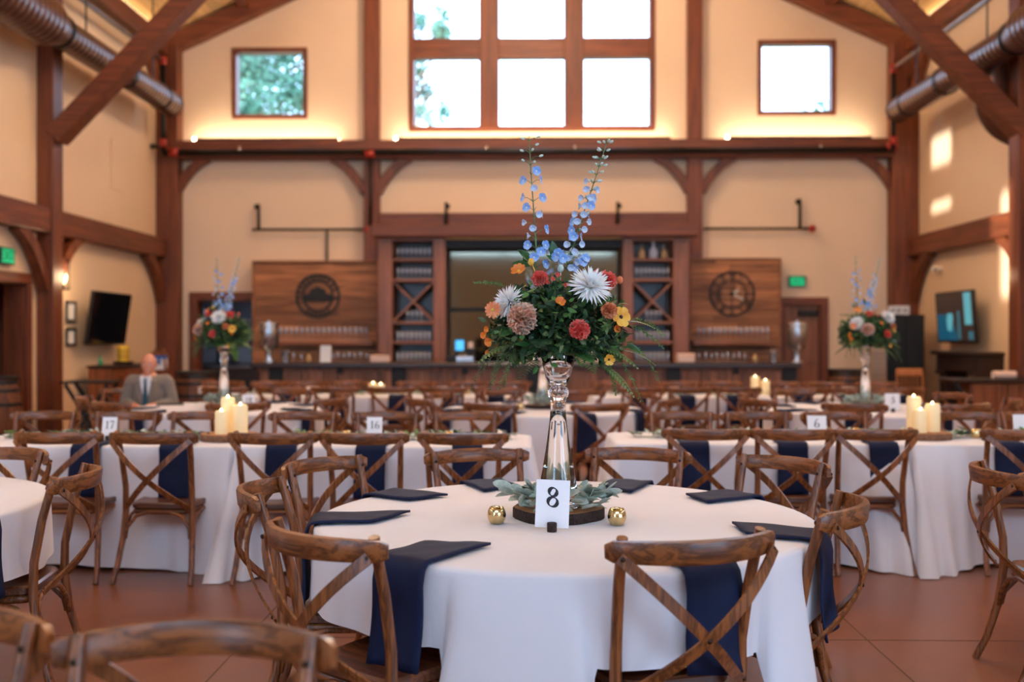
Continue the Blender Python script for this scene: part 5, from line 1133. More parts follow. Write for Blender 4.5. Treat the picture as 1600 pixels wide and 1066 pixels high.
for x, y, nm, wd in ((324, 612, 'emblem half, farthest from the aisle', .19), (488, 612, 'emblem half, behind card 16', .13), (691, 609, 'emblem half, nearest to the aisle', .12), (1054, 610, 'clock half, nearest to the aisle', .12), (1327, 607, 'clock half, beside the vase with card 3', .14)):
    e = empty('favour_box', (ax(x, Y4 + .2), Y4 + .2, ZC), 0, 'small white favour box on the farthest tables, %s' % nm, 'box'); MB().box((-wd / 2, -.05, 0), (wd / 2, .05, .055), 0, .006).build('box_body', 'paper_white', e); MB().box((-wd / 2 - .003, -.053, .055), (wd / 2 + .003, .053, .08), 0, .006).build('lid', 'pale_pink', e)
e = empty('paper_roll', (ax(1567, 12.75), 12.72, az(592, Ys)), 0, 'pale pink paper roll lying on the serving bar', 'paper roll'); e.location.z = zt; MB().tube([(-.14, 0, .05), (.14, 0, .05)], .05, 16).build('roll', 'pale_pink', e, 'auto'); MB().tube([(.13, 0, .05), (.145, 0, .05)], .02, 12).build('core', 'paper_white', e, 'auto')
# ------------------------------------------------------------------ flowers
def leaf_mat(name, c1, c2, rough=.5):
    m, n, l, p = new_mat(name); oi = n.new('ShaderNodeTexCoord'); t = n.new('ShaderNodeTexNoise'); t.inputs['Scale'].default_value = 22; l.new(oi.outputs['Object'], t.inputs['Vector'])
    rp = n.new('ShaderNodeValToRGB'); rp.color_ramp.elements[0].position = .35; rp.color_ramp.elements[0].color = c1; rp.color_ramp.elements[1].position = .65; rp.color_ramp.elements[1].color = c2
    l.new(t.outputs['Fac'], rp.inputs[0]); l.new(rp.outputs[0], p.inputs['Base Color']); p.inputs['Roughness'].default_value = rough
    
    if name in ('coral', 'orange_petal', 'salmon_petal', 'gold_petal', 'peach', 'mum_white', 'blue_petal', 'pale_blue_petal'): p.inputs['Subsurface Weight'].default_value = .65 if name == 'peach' else .35; p.inputs['Subsurface Radius'].default_value = (.03, .02, .015); p.inputs['Subsurface Scale'].default_value = 1
    return m
leaf_mat('leaf_dark', rgb(24, 50, 30), rgb(50, 86, 48)); leaf_mat('leaf_mid', rgb(54, 96, 44), rgb(96, 136, 66)); leaf_mat('leaf_olive', rgb(62, 80, 42), rgb(104, 118, 66)); leaf_mat('leaf_glossy', rgb(34, 70, 36), rgb(58, 100, 48), .28)
leaf_mat('lambs_ear', rgb(140, 158, 146), rgb(196, 208, 196), .8); leaf_mat('stem_green', rgb(70, 104, 64), rgb(110, 140, 92))
leaf_mat('coral', rgb(246, 76, 66), rgb(255, 130, 112), .6); leaf_mat('orange_petal', rgb(226, 112, 34), rgb(244, 146, 60), .6); leaf_mat('salmon_petal', rgb(232, 120, 70), rgb(246, 160, 108), .6); leaf_mat('gold_petal', rgb(236, 160, 40), rgb(250, 190, 76), .6); leaf_mat('peach', rgb(255, 172, 136), rgb(255, 214, 190), .6)
leaf_mat('mum_white', rgb(240, 238, 236), rgb(252, 250, 246), .6); leaf_mat('blue_petal', rgb(100, 152, 224), rgb(178, 204, 240), .6); leaf_mat('pale_blue_petal', rgb(176, 196, 228), rgb(226, 234, 240), .6); leaf_mat('bud_green', rgb(176, 200, 190), rgb(212, 226, 214), .6); plain('flower_eye', rgb(58, 36, 18), .7); plain('flower_yellow', rgb(226, 190, 60), .7)
def leaf(mb, p, d, up, L, Wd, curl=.15, mi=0, n=4, pw=.8):
    """A pointed leaf from p along d, folded a little along its midrib."""
    p, d = Vector(p), Vector(d).normalized(); up = Vector(up); sd = d.cross(up)
    if sd.length < 1e-4: sd = d.orthogonal()
    sd.normalize(); up = sd.cross(d); vs, fs = [p], []
    for i in range(1, n):
        t = i / n; c = p + d * (L * t) - up * (curl * L * t * t); w_ = Wd / 2 * math.sin(math.pi * t ** .85) ** pw
        vs += [c - sd * w_ + up * (w_ * .35), c, c + sd * w_ + up * (w_ * .35)]
    vs.append(p + d * L - up * (curl * L)); k = len(vs) - 1
    fs += [(0, 2, 1), (0, 3, 2)]
    for i in range(n - 2):
        a = 1 + 3 * i; fs += [(a, a + 1, a + 4, a + 3), (a + 1, a + 2, a + 5, a + 4)]
    a = 1 + 3 * (n - 2); fs += [(a, a + 1, k), (a + 1, a + 2, k)]; mb.add(vs, fs, mi)
def rand_dir(r):
    while True:
        v = Vector((r.uniform(-1, 1), r.uniform(-1, 1), r.uniform(-1, 1)))
        if .05 < v.length < 1: return v.normalized()
def mum(r_, seed):
    rr = random.Random(seed); mb = MB()
    for k, (el, n_, f) in enumerate(((2, 26, 1), (14, 26, 1), (28, 24, .95), (42, 20, .85), (56, 15, .7), (72, 9, .5))):
        for i in range(n_):
            a = 2 * math.pi * (i + .5 * (k % 2)) / n_ + rr.uniform(-.06, .06); e_ = R(el + rr.uniform(-6, 6)); L = r_ * f * rr.uniform(.88, 1.05); d = Vector((math.cos(a) * math.cos(e_), math.sin(a) * math.cos(e_), math.sin(e_)))
            leaf(mb, d * (r_ * .12), d, (0, 0, 1), L, r_ * .13, -.12 if el > 30 else .1)
    return mb.mesh('mum', 'mum_white', True)
def carnation(r_, mat, seed, layers=6):
    """A frilled ball of fan-shaped petals."""
    rr = random.Random(seed); mb = MB(); n_ = {3: 8, 6: 42, 7: 64}[layers]
    for i in range(n_):
        el = R(-12 + 100 * (1 - math.sqrt(i / n_))); a = i * 2.39996 + rr.uniform(-.25, .25); d = Vector((math.cos(a) * math.cos(el), math.sin(a) * math.cos(el), math.sin(el))); sd = (Vector((-math.sin(a), math.cos(a), 0)) + rand_dir(rr) * .45).normalized(); sd = (sd - d * sd.dot(d)).normalized(); upv = sd.cross(d)
        L = r_ * rr.uniform(.7, 1.06); vs, fs = [d * (r_ * .1)], []; nu = 8; ph = rr.uniform(0, 6); wf = r_ * rr.uniform(.32, .46) * (1.25 if layers < 7 else .9)
        for q, t in enumerate((.5, .82, 1.0)):
            for k in range(nu + 1):
                v = -1 + 2 * k / nu; ruf = (.04, .15, .28)[q] * r_ * math.sin(k * 2.1 + ph); edge = 1 - .14 * v * v + (.05 * math.cos(k * math.pi) if q == 2 else 0)
                vs.append(d * (L * t * edge) + sd * (wf * t * v) + upv * ruf)
        fs += [(0, 1 + k, 2 + k) for k in range(nu)]
        for q in range(2): fs += [(1 + q * (nu + 1) + k, 1 + (q + 1) * (nu + 1) + k, 2 + (q + 1) * (nu + 1) + k, 2 + q * (nu + 1) + k) for k in range(nu)]
        mb.add(vs, fs)
    return mb.mesh('carnation', mat, True)
def daisy(r_, n_, mat, seed, cup=.25, eye='flower_yellow', wide=.5):
    rr = random.Random(seed); mb = MB()
    for i in range(n_):
        a = 2 * math.pi * i / n_ + rr.uniform(-.08, .08); e_ = R(math.degrees(cup) + rr.uniform(-8, 8)); d = Vector((math.cos(a) * math.cos(e_), math.sin(a) * math.cos(e_), math.sin(e_))); sd = Vector((-math.sin(a), math.cos(a), 0)); u = sd.cross(d)
        vs, fs = [Vector((0, 0, 0))], []; prof = ((.25, .35), (.55, .85), (.82, 1), (1, .72))
        for t, w_ in prof:
            for v in (-1, -.33, .33, 1): vs.append(d * (r_ * t * (1 - .06 * v * v)) + sd * (r_ * wide * w_ * v * .5) - u * (r_ * (.12 * t * t - .05 * abs(v)) * -1 if cup < .5 else 0))
        fs += [(0, 1 + j, 2 + j) for j in range(3)]
        for q in range(3): fs += [(1 + q * 4 + j, 5 + q * 4 + j, 6 + q * 4 + j, 2 + q * 4 + j) for j in range(3)]
        mb.add(vs, fs)
    mb.ball((0, 0, r_ * .06), (r_ * .2, r_ * .2, r_ * .12), 8, 5, 1); return mb.mesh('daisy', [mat, eye], True)
def put_flower(parent, name, me, p, d, label=None):
    o = obj(name, me, parent, p, Vector(d).to_track_quat('Z', 'Y').to_euler())
    if label: o['label'] = label
    return o
SPX = 416.0
def bpos(px, py, y): return Vector(((px - 872) / SPX, y, (551 - py) / SPX))
def bouquet():
    e = empty('flower_bouquet'); r = random.Random(21)
    # leafy body
    for nm, mat, cnt, lo, hi, f0, f1 in (('foliage', 'leaf_dark', 2400, .026, .055, .5, 1.0), ('light_foliage', 'leaf_mid', 420, .022, .045, .8, 1.1), ('olive_foliage', 'leaf_olive', 220, .02, .04, .85, 1.14)):
        mb = MB()
        for k in range(cnt):
            d = rand_dir(r); f = r.uniform(f0, f1); c = Vector((d.x * .24 * f, d.y * .2 * f, .115 + d.z * .165 * f)); 
            if c.z < .035 and (c.x ** 2 + c.y ** 2) < .02: continue
            ld = (d * .8 + rand_dir(r) + Vector((0, 0, -.25))).normalized(); leaf(mb, c, ld, rand_dir(r), r.uniform(lo, hi), r.uniform(.012, .022), r.uniform(0, .3))
        o = mb.build(nm, mat, e, True); o['kind'] = 'stuff'
    # ferns around the rim
    def fern(p, d, L, mat, nm='fern_frond', droop=.5, lw=.011, ln=.05):
        p, d = Vector(p), Vector(d).normalized(); mb = MB(); pts = []; n_ = 13 if nm == 'fern_frond' else 22
        for i in range(n_ + 1): t = i / n_; pts.append(p + d * (L * t) - Vector((0, 0, 1)) * (droop * L * t * t))
        mb.tube(pts, [.0018 * (1 - .6 * i / n_) for i in range(n_ + 1)], 4)
        for i in range(2, n_ + 1):
            t = i / n_; tg = (pts[i] - pts[i - 1]).normalized(); sd = tg.cross(Vector((0, 0, 1))).normalized() if abs(tg.z) < .95 else Vector((1, 0, 0))
            if nm == 'trailing_sprig':
                for q_ in range(3): rd = rand_dir(r); leaf(mb, pts[i], tg * .55 + (rd - tg * rd.dot(tg)), rand_dir(r), r.uniform(.5, 1) * ln * (1.15 - .5 * t), lw * .8, .1, 0, 3)
                continue
            for s in (-1, 1): leaf(mb, pts[i], tg * .55 + sd * s, sd.cross(tg), ln * math.sin(math.pi * (.25 + .72 * t)) + .006, lw, .1, 0, 3)
        mb.build(nm, mat, e, True)
    for px, py, y, dx, dy, dz, L in ((845, 530, -.1, -.5, -1, .25, .13), (870, 532, -.12, .05, -1, .3, .11), (895, 530, -.1, .5, -.9, .25, .13), (815, 530, -.08, -1, -.5, .15, .17), (925, 535, -.08, 1, -.5, .1, .17), (850, 525, -.14, -.2, -1, .4, .13), (895, 540, -.1, .6, -.7, .1, .09), (935, 560, -.05, .8, -.4, -.3, .14), (955, 540, -.02, 1, -.1, .2, .16), (840, 555, .1, -.5, 1, 0, .16), (905, 550, .12, .5, 1, .1, .16), (965, 500, 0, 1, -.3, .5, .15)): fern(bpos(px, py, y), (dx, dy, dz), L, 'leaf_mid' if r.random() < .5 else 'leaf_dark')
    # trailing needle sprigs
    for px, py, y, dx, dy, dz, L, dr in ((805, 530, -.08, -.9, -.3, .1, .13, .9), (800, 520, -.04, -1, -.2, .2, .12, .9), (815, 540, -.12, -.6, -.6, -.2, .12, .9), (790, 520, -.05, -.6, -.3, -.2, .14, 1.0), (796, 540, -.1, -.5, -.3, -.6, .11, .5), (802, 535, -.12, -.2, -.4, -.7, .12, .3), (785, 530, -.06, -.3, -.3, -.8, .13, .2), (812, 528, -.14, -.7, -.4, .2, .1, 1.0), (955, 545, -.05, .5, -.5, -.2, .14, .9), (975, 525, -.02, .9, -.1, -.2, .13, .9), (985, 490, 0, 1, -.1, .1, .12, .6), (985, 500, -.03, 1, .1, -.3, .12, .4), (790, 440, -.03, -1, 0, .35, .12, .2), (950, 560, -.04, .2, -.3, -.8, .1, .2)): fern(bpos(px, py, y), (dx, dy, dz), L, 'leaf_olive' if py > 500 and px < 872 else 'leaf_mid', 'trailing_sprig', dr, .0052, .021)
    # big glossy leaves
    for px, py, y, d, L in ((832, 402, 0, (-.55, -.2, .55), .075), (828, 408, -.02, (-.9, -.3, .2), .07), (868, 400, .0, (-.15, -.1, 1), .08), (870, 402, -.02, (-.7, -.3, .5), .05), (880, 400, .0, (.7, -.1, .6), .05), (820, 405, .02, (.1, .2, .9), .05), (800, 510, -.15, (-.6, -.6, -.2), .06), (828, 530, -.17, (-.8, -.5, .1), .06), (975, 530, -.08, (.8, -.3, -.4), .06)):
        mb = MB(); leaf(mb, bpos(px, py, y), d, (0, -.8, .6), L, L * .45, .12, 0, 6); mb.build('glossy_leaf', 'leaf_glossy', e, True)
    F = lambda nm, me, px, py, y, d, lb=None: put_flower(e, nm, me, bpos(px, py, y), d, lb)
    F('white_mum', mum(.078, 1), 917, 444, -.17, (.25, -.75, .65), 'white spider mum'); F('white_mum', mum(.066, 2), 797, 466, -.1, (-.75, -.6, .3), 'white spider mum')
    F('peach_carnation', carnation(.062, 'peach', 3, 7), 818, 490, -.185, (-.35, -.9, .1), 'large peach carnation')
    for px, py, y, rr_, d, sd in ((843, 430, -.13, .03, (-.1, -.8, .6), 4), (945, 433, -.09, .038, (.35, -.75, .5), 5), (901, 508, -.21, .038, (.1, -1, .05), 6)): F('coral_carnation', carnation(rr_, 'coral', sd), px, py, y, d, 'coral red carnation')
    F('orange_cosmos', daisy(.032, 8, 'orange_petal', 7, .5, 'flower_yellow', .6), 811, 417, -.06, (-.3, -.7, .65)); F('salmon_daisy', daisy(.033, 13, 'salmon_petal', 8, .1, 'flower_yellow', .36), 772, 477, -.12, (-.35, -.9, .1))
    F('golden_flower', daisy(.04, 6, 'gold_petal', 9, .3, 'flower_eye', .8), 965, 488, -.12, (.5, -.8, .2)); F('apricot_carnation', carnation(.03, 'salmon_petal', 10), 946, 478, -.16, (.3, -.9, .3)); F('orange_cosmos', daisy(.025, 6, 'orange_petal', 11, .7, 'flower_yellow', .7), 872, 468, -.2, (.2, -.8, .5))
    for px, py, rr_ in ((760, 516, .02), (768, 526, .024), (764, 506, .016), (765, 542, .014), (818, 522, .018), (958, 506, .02)): F('small_orange_flower', daisy(rr_, 5, 'orange_petal', px, .8, 'flower_yellow', .8), px, py, -.1, (-.5 if px < 872 else .4, -.8, .1))
    F('yellow_flower', daisy(.024, 6, 'gold_petal', 13, .5, 'flower_eye', .7), 947, 552, -.12, (.3, -.9, -.1))
    for px, py in ((862, 431), (870, 425), (882, 440), (855, 436), (935, 425), (928, 420)): F('tiny_coral_bud', carnation(.01, 'coral', px, 3), px, py, -.14, (.1, -.8, .5))
    for px, py, mt in ((830, 402, 'gold_petal'), (967, 430, 'salmon_petal'), (876, 412, 'bud_green')):
        b = MB(); b.ball(bpos(px, py, -.04), (.011, .011, .015), 10, 7); b.tube([bpos(px, py, -.04), bpos(px - (px - 872) * .25, py + 25, -.02)], .002, 5); b.build('flower_bud', mt, e, True)
    # delphinium spikes
    flo = daisy(.019, 5, 'blue_petal', 31, .35, 'mum_white', .95); flo2 = daisy(.0185, 5, 'pale_blue_petal', 32, .75, 'mum_white', .9)
    bud = MB().ball((0, 0, .008), (.0048, .0048, .009), 8, 6).mesh('bud', 'bud_green', True)
    for pts, nfl, side in (([(835, 430), (838, 380), (834, 320), (829, 250), (827, 202)], 27, 0), ([(884, 430), (892, 390), (910, 330), (932, 265), (951, 205)], 52, 1)):
        sp = empty('delphinium_spike'); sp.parent = e; P3 = [bpos(x, y, .01) for x, y in pts]; curve = []
        for i in range(len(P3) - 1):
            for q in range(5): curve.append(P3[i].lerp(P3[i + 1], q / 5))
        curve.append(P3[-1]); m_ = len(curve); MB().tube(curve, [.0042 - .003 * i / m_ for i in range(m_)], 6).build('stalk', 'stem_green', sp, True)
        rs = random.Random(50 + side); ped = MB(); lv = MB()
        for k in range(nfl):
            t = (k + .5) / nfl; c = curve[min(m_ - 1, int((.1 + .9 * t) * (m_ - 1)))]; a = k * 2.4 + rs.uniform(-.3, .3); ln = (.05 if side == 0 else .03) * (1 - .45 * t) * rs.uniform(.7, 1.2); d = Vector((math.cos(a), math.sin(a) * .8 - .25, .35)).normalized(); q = c + d * ln
            ped.tube([c, c + d * ln * .6 + Vector((0, 0, .006)), q], [.0012, .001, .001], 4)
            if t < .7: put_flower(sp, 'floret', flo if rs.random() < (.7 if side == 0 else .3) else flo2, q, Vector((d.x, d.y - .7, .05)))
            else: put_flower(sp, 'bud', bud, q, d)
            if side and k % 2: put_flower(sp, 'bud', bud, c + Vector((-d.x, d.y, .5)) * .014, Vector((-d.x, d.y, .6)))
            leaf(lv, c, Vector((-math.cos(a), math.sin(a) - .3, .9)), (0, 0, 1), .022 * (1.2 - .6 * t), .004, -.1)
        ped.build('pedicel', 'stem_green', sp); lv.build('bract', 'stem_green', sp)
    for px, py, d in ((872, 388, (-.2, -1, .1)), (879, 396, (.3, -1, -.1)), (868, 394, (-.5, -1, -.1)), (910, 402, (.4, -1, .1)), (914, 396, (.5, -.8, .3)), (845, 386, (.1, -1, .1))): put_flower(e, 'blue_floret', flo, bpos(px, py, -.03), d)
    return e
VZ = ZC + .042; VX, VY = ax(872, 3.74), 3.74
def vase():
    e = empty('trumpet_vase')
    pr = [(.084, 0), (.086, .006), (.082, .02), (.062, .12), (.045, .22), (.033, .31), (.029, .355), (.029, .392), (.034, .405), (.04, .418), (.041, .43), (.036, .444), (.03, .452), (.036, .462), (.048, .485), (.056, .52), (.064, .565)]
    inner = [(.061, .565), (.053, .52), (.045, .488), (.033, .468), (.001, .46)]
    MB().lathe(pr + inner, 32).build('trumpet', 'vase_glass', e, True)
    inn2 = [(.08, .005), (.078, .02), (.058, .12), (.041, .22), (.029, .31), (.025, .352), (.001, .36)]
    MB().lathe(inn2, 32).build('hollow_foot', 'vase_glass', e, True)
    return e
VASE0, BOUQ0 = vase(), bouquet()
LEAR = []
for k, (L, wd) in enumerate(((.066, .034), (.08, .04), (.056, .034))):
    mb = MB(); leaf(mb, (0, 0, 0), (1, 0, 0), (0, 0, 1), L, wd, -.12 + .2 * k, 0, 8, .5); LEAR.append(mb.mesh('leaf', 'lambs_ear', True))
def wreath(seed):
    """Grey-green felted leaves gathered in tufts on the wood slice around the vase."""
    e = empty('leaf_wreath'); r = random.Random(seed)
    for k in range(130):
        a = r.choice((r.gauss(180, 42), r.gauss(0, 42), r.uniform(0, 360))); q = r.uniform(.09, .185); c = Vector((q * math.cos(R(a)), q * math.sin(R(a)) * .8, r.uniform(.004, .06)))
        d = Vector((math.cos(R(a + r.uniform(-70, 70))), math.sin(R(a + r.uniform(-70, 70))), r.uniform(-.15, .8)))
        o = obj('leaf', LEAR[k % 3], e, c, d.to_track_quat('X', 'Z').to_euler()); o.rotation_euler.x += r.uniform(-.9, .9); s = r.uniform(.75, 1.15); o.scale = (s, s, s)
    return e
WR0 = wreath(5)
def centrepiece(X, Y, rot, nm, first=False):
    slab(X, Y, ZC, .172, .04, 'dark-barked wood slice under the tall vase on %s' % nm, int(X * 10) + 40)
    for src, z, rr, lb, cat in ((VASE0, VZ, 0, 'tall clear glass trumpet vase on %s' % nm, 'vase'), (BOUQ0, VZ + .555, rot, 'mixed bouquet with blue delphiniums on %s' % nm, 'bouquet'), (WR0, VZ, rot * 1.7, 'grey-green felted leaves around the vase foot on %s' % nm, 'foliage')):
        o = src if first else copy_tree(src); o.location = (X, Y, z); o.rotation_euler = (0, 0, rr); tag(o, lb, cat, 'tall centrepieces')
centrepiece(VX, VY, 0, 'round table 8', True)
for (cx, cy, nm), rot in zip(R3, (R(-28), R(160), R(22))): centrepiece(cx, cy, rot, 'the round table with card %s' % nm if nm.isdigit() else 'the table hidden behind the big bouquet')
# leaf garlands along the long tables
def garland(x0, x1, Y, seed, label, dens=190):
    e = empty('leaf_garland', ((x0 + x1) / 2, Y, ZC), 0, label, 'garland'); r = random.Random(seed); hw = (x1 - x0) / 2; pts = [(-hw + 2 * hw * i / 24, .05 * math.sin(i * 1.1 + seed), .008) for i in range(25)]
    MB().tube(pts, .003, 5).build('stem', 'stem_green', e, True); A = MB()
    for k in range(int(2 * hw * dens)):
        i = r.randrange(24); t = r.random(); c = Vector(pts[i]).lerp(Vector(pts[i + 1]), t); a = r.uniform(0, 6.28); leaf(A, c + Vector((0, r.uniform(-.05, .05), r.uniform(0, .03))), (math.cos(a), math.sin(a) * .8, r.uniform(0, .6)), (0, 0, 1), r.uniform(.05, .09), r.uniform(.02, .034), r.uniform(0, .25), r.choice((0, 0, 1, 2, 2)))
    o = A.build('leaves', ['leaf_mid', 'leaf_dark', 'lambs_ear'], e, True); o['kind'] = 'stuff'
garland(LX1 - 3.5, LX1 - 1.98, LY + .03, 1, 'green leaf garland along the table with card 17'); garland(LX1 - 1.55, LX1 - .12, LY + .03, 2, 'green leaf garland along the table with card 16'); garland(RX0 + .15, RX0 + 1.95, RY + .03, 3, 'green leaf garland along the table with card 6'); garland(RX0 + 2.2, RX0 + 3.5, RY + .03, 4, 'green leaf garland past the candles beside table 6')
garland(LX4 - 3.4, LX4 - .2, Y4, 5, 'leaf garland along the farthest tables, emblem half', 110); garland(RX4 + .2, RX4 + 3.4, Y4, 6, 'leaf garland along the farthest tables, clock half', 110)
# ------------------------------------------------------------------ the seated person
def skin_of(mb, voxel, name, mats, parent, smooth_it=6, **kw):
    """Fuse overlapping closed shapes into one continuous skin."""
    o = mb.build('tmp', mats); md = o.modifiers.new('r', 'REMESH'); md.mode = 'VOXEL'; md.voxel_size = voxel
    sm = o.modifiers.new('s', 'SMOOTH'); sm.iterations = smooth_it; sm.factor = .5
    bpy.context.view_layer.update(); me = bpy.data.meshes.new_from_object(o.evaluated_get(bpy.context.evaluated_depsgraph_get())); bpy.data.objects.remove(o)
    me.name = name
    if not me.materials: me.materials.append(M[mats] if isinstance(mats, str) else M[mats[0]])
    for p in me.polygons: p.use_smooth = True
    return obj(name, me, parent, **kw)
def capsule(mb, pts, rs, seg=12):
    mb.tube(pts, rs, seg)
    for p, r_ in zip(pts, rs): mb.ball(p, r_, seg, 8)
plain('skin_tone', rgb(214, 146, 118), .5, noise=.08, nscale=20); plain('suit_grey', rgb(134, 122, 112), .85, noise=.12, nscale=60, sheen=.2); plain('shirt_white', rgb(236, 236, 240), .7); plain('tie_teal', rgb(18, 70, 84), .5); plain('hair_grey', rgb(120, 100, 90), .8); plain('trouser_grey', rgb(84, 78, 76), .85); plain('shoe_black', rgb(24, 20, 20), .35)
PX, PY = ax(233, 10.75), 10.75
per = empty('person', (PX, PY, 0), R(8), 'seated person in a grey suit, white shirt and teal tie at the round table', 'person')
# local frame: faces -Y; hips at the origin
b = MB()
capsule(b, [(0, .0, .54), (0, .01, .66), (0, .02, .8), (0, .02, .93)], [.14, .135, .145, .13])
for s in (-1, 1):
    capsule(b, [(s * .08, .01, .93), (s * .165, .015, .95)], [.09, .065]); capsule(b, [(s * .175, .015, .945), (s * .235, .0, .72), ], [.058, .048]); capsule(b, [(s * .235, 0, .72), (s * .1, -.22, .70)], [.045, .033])
    capsule(b, [(s * .09, .0, .52), (s * .12, -.42, .5)], [.085, .065]); capsule(b, [(s * .12, -.42, .5), (s * .12, -.36, .09)], [.058, .04]); capsule(b, [(s * .12, -.34, .05), (s * .13, -.5, .035)], [.04, .034])
    # hand: palm, four fingers, thumb, resting one over the other
    h = Vector((s * .1, -.22, .70)); d = Vector((-s * .55, -.8, -.06)).normalized(); sd = Vector((d.y, -d.x, 0)) * s
    capsule(b, [h, h + d * .05, h + d * .085], [.03, .034, .032])
    for k, (L, off) in enumerate(((.07, -.027), (.08, -.009), (.075, .009), (.058, .026))):
        p0 = h + d * .085 + sd * off; capsule(b, [p0, p0 + d * L * .5 + Vector((0, 0, -.004)), p0 + d * L * .85 + Vector((0, 0, -.02))], [.0098, .009, .008], 8)
    p0 = h + d * .035 - sd * .03; capsule(b, [p0, p0 + d * .035 - sd * .02, p0 + d * .065 - sd * .018], [.0115, .0105, .009], 8)
capsule(b, [(0, .02, .98), (0, .0, 1.06)], [.06, .054])
# head: cranium, jaw, nose, brow, ears, lips
b.ball((0, -.0, 1.155), (.075, .093, .098), 20, 14); b.ball((0, -.03, 1.095), (.06, .068, .062), 16, 12); b.ball((0, -.07, 1.062), (.03, .026, .022), 12, 8)
b.ball((0, -.102, 1.118), (.014, .018, .016), 10, 8); b.tube([(0, -.084, 1.152), (0, -.104, 1.122)], [.008, .012], 8); b.ball((0, -.08, 1.162), (.052, .018, .011), 14, 8); b.ball((0, -.09, 1.083), (.022, .01, .006), 10, 6); b.ball((0, -.088, 1.074), (.02, .01, .006), 10, 6)
for s in (-1, 1): b.ball((s * .077, .008, 1.128), (.011, .02, .03), 10, 8); b.ball((s * .042, -.068, 1.115), (.022, .018, .018), 10, 8)
skin_of(b, .0075, 'body', 'skin_tone', per, 4)
for s in (-1, 1):
    ey = MB().ball((s * .029, -.083, 1.137), (.0115, .008, .007), 10, 6).build('eye', 'shirt_white', per, True); MB().ball((s * .029, -.0905, 1.137), (.005, .003, .005), 8, 6).build('iris', 'shoe_black', ey, True)
    MB().ball((s * .03, -.094, 1.155), (.02, .006, .004), 10, 6).build('eyebrow', 'hair_grey', per, True)
# short grey hair round the sides and back of a bald crown
hb = MB(); hb.ball((0, .022, 1.145), (.085, .086, .07), 18, 12)
vs = [v for v in hb.v]; hb.v = [(x * (1.0), y, min(z, 1.19)) if y > -.02 else (x, max(y, -.015), min(z, 1.185)) for x, y, z in vs]; hb.build('hair', 'hair_grey', per, True)
# clothing
j = MB()
capsule(j, [(0, .0, .56), (0, .01, .7), (0, .02, .82), (0, .02, .9)], [.165, .158, .168, .15])
for s in (-1, 1): capsule(j, [(s * .07, .015, .93), (s * .17, .015, .95)], [.1, .082]); capsule(j, [(s * .185, .015, .94), (s * .25, .0, .72)], [.078, .064]); capsule(j, [(s * .25, 0, .72), (s * .135, -.165, .705)], [.062, .047])
jk = skin_of(j, .011, 'jacket', 'suit_grey', per, 5)
for s in (-1, 1):
    MB().prism([(0.004 * s, .66), (.05 * s, .93), (.075 * s, .97), (.11 * s, .89), (.085 * s, .86), (.105 * s, .84), (.03 * s, .64)][::s], (0, -.16, 0), (1, 0, 0), (0, 0, 1), .014).build('lapel', 'suit_grey', jk, rot=(R(-1), 0, 0))
sh = MB().prism([(0, .7), (.052, .93), (.045, 1.01), (-.045, 1.01), (-.052, .93)], (0, -.147, 0), (1, 0, 0), (0, 0, 1), .022).build('shirt', 'shirt_white', per)
MB().lathe([(.066, .985), (.062, 1.02), (.058, 1.02), (.06, .985)], 20, 0, (0, .01, 0)).build('collar', 'shirt_white', sh, 'auto'); 
for s in (-1, 1): MB().prism([(0, .99), (.05 * s, 1.02), (.055 * s, .965)][::s], (0, -.12, 0), (1, 0, 0), (0, 0, 1), .06).build('collar_point', 'shirt_white', sh)
MB().prism([(-.016, 1.0), (.016, 1.0), (.012, .965), (.03, .7), (0, .65), (-.03, .7), (-.012, .965)], (0, -.169, 0), (1, 0, 0), (0, 0, 1), .008).build('tie', 'tie_teal', per)
t = MB()
for s in (-1, 1): capsule(t, [(s * .09, .0, .53), (s * .12, -.42, .505)], [.105, .082]); capsule(t, [(s * .12, -.42, .505), (s * .12, -.36, .12)], [.075, .062])
capsule(t, [(-.06, 0, .53), (.06, 0, .53)], [.12, .12]); skin_of(t, .012, 'trousers', 'trouser_grey', per, 4)
for s in (-1, 1):
    q = MB(); q.ball((s * .12, -.37, .05), (.046, .06, .05), 12, 8); q.ball((s * .125, -.48, .04), (.046, .09, .04), 12, 8); q.build('shoe', 'shoe_black', per, True)
cx, cy, _ = R3[0]
e = empty('papers', (cx - .5, cy + .52, ZC + .001), R(-12), 'white papers lying on the round table in front of the seated person', 'papers')
MB().box((-.15, -.11, 0), (.15, .11, .006)).build('paper_sheet', 'paper_white', e); MB().box((.06, -.14, .006), (.36, .08, .012)).build('paper_sheet', 'paper_white', e, rot=(0, 0, R(15)))
MB().box((-.13, -.09, 0), (.13, .09, .012), 0, .004).build('tablet', 'black_matte', loc=(cx - .66, cy + .4, ZC + .002), rot=(0, 0, R(20)), label='thin black tablet lying on the table in front of the seated person', cat='tablet')

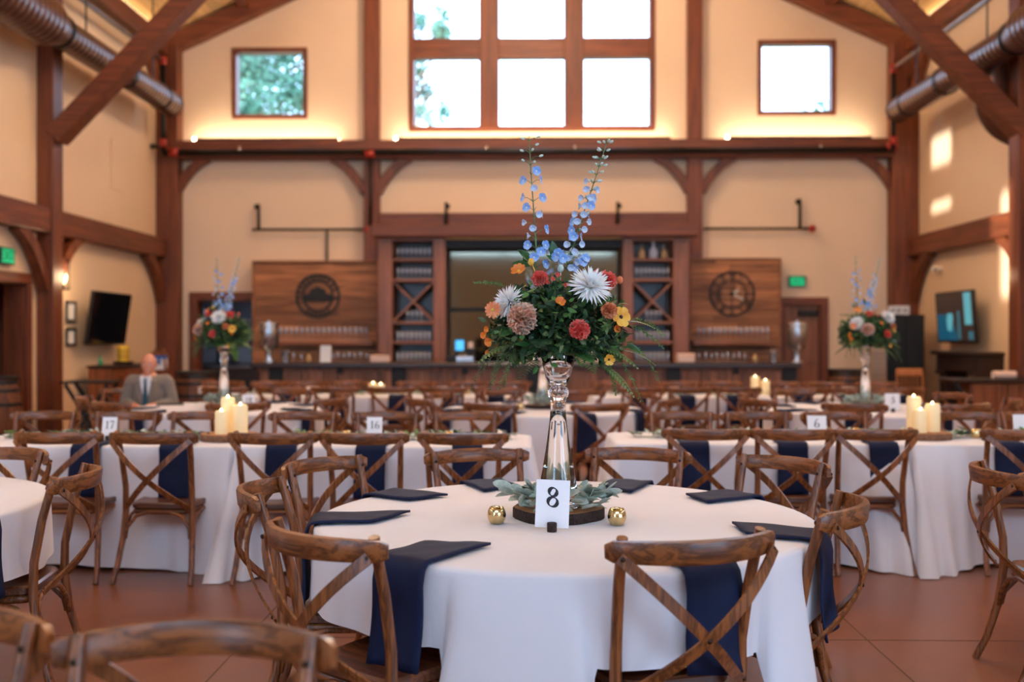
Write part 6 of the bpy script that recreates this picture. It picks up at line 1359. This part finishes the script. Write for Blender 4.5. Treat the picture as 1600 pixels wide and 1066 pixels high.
# ------------------------------------------------------------------ trees outside the windows
leaf_mat('tree_leaf', rgb(48, 92, 76), rgb(98, 142, 112), .6); plain('tree_bark', rgb(120, 100, 84), .9, noise=.3)
def tree(X, Y, H, rx, z0, cnt, seed, label):
    r = random.Random(seed); e = empty('leafy_tree', (X, Y, 0), 0, label, 'tree', 'trees outside the gable windows'); pts = [(0, 0, -1), (.1, 0, H * .35), (-.05, .1, H * .7), (0, 0, H * .95)]
    mb = MB(); mb.tube(pts, [.22, .17, .1, .04], 8)
    for k in range(9):
        a = r.uniform(0, 6.28); z = r.uniform(z0 - .5, H * .9); L = r.uniform(.5, 1) * rx; mb.tube([(0, 0, z - .6), (L * .5 * math.cos(a), L * .5 * math.sin(a), z), (L * math.cos(a), L * math.sin(a), z + .5)], [.07, .045, .015], 6)
    mb.build('trunk', 'tree_bark', e, True); A = MB(); blobs = [(Vector((r.uniform(-.75, .75) * rx, r.uniform(-.7, .7) * rx, r.uniform(z0, H))), r.uniform(.35, .7) * rx * .55) for _ in range(26)]
    for k in range(cnt):
        c, q = r.choice(blobs); d = rand_dir(r); p = c + d * (q * r.random() ** .4); s = r.uniform(.1, .2); u = rand_dir(r); v = u.cross(d)
        if v.length < .1: continue
        v.normalize(); A.add([p, p + u * s * .5 + v * s * .3, p + u * s, p + u * s * .5 - v * s * .3], [(0, 1, 2, 3)])
    o = A.build('crown', 'tree_leaf', e); o['kind'] = 'stuff'
tree(-7.5, 27.5, 10.6, 2.7, 6.4, 15000, 1, 'big leafy tree filling the small window nearer the buffet'); tree(-10.6, 32, 12, 2.0, 6.5, 5000, 2, 'second leafy tree standing behind the big one'); tree(-3.25, 28, 10.8, 1.15, 6.2, 3600, 3, 'slender tree at the edge of the large window'); tree(7.8, 27, 7.75, .5, 6.6, 300, 4, 'treetop peeking up in the small window showing white sky')
gm = plain('lawn', rgb(110, 130, 80), .9, noise=.3, nscale=3); g = MB().box((-60, 21, -.35), (60, 90, -.25)).build('ground', 'lawn', kind='structure')
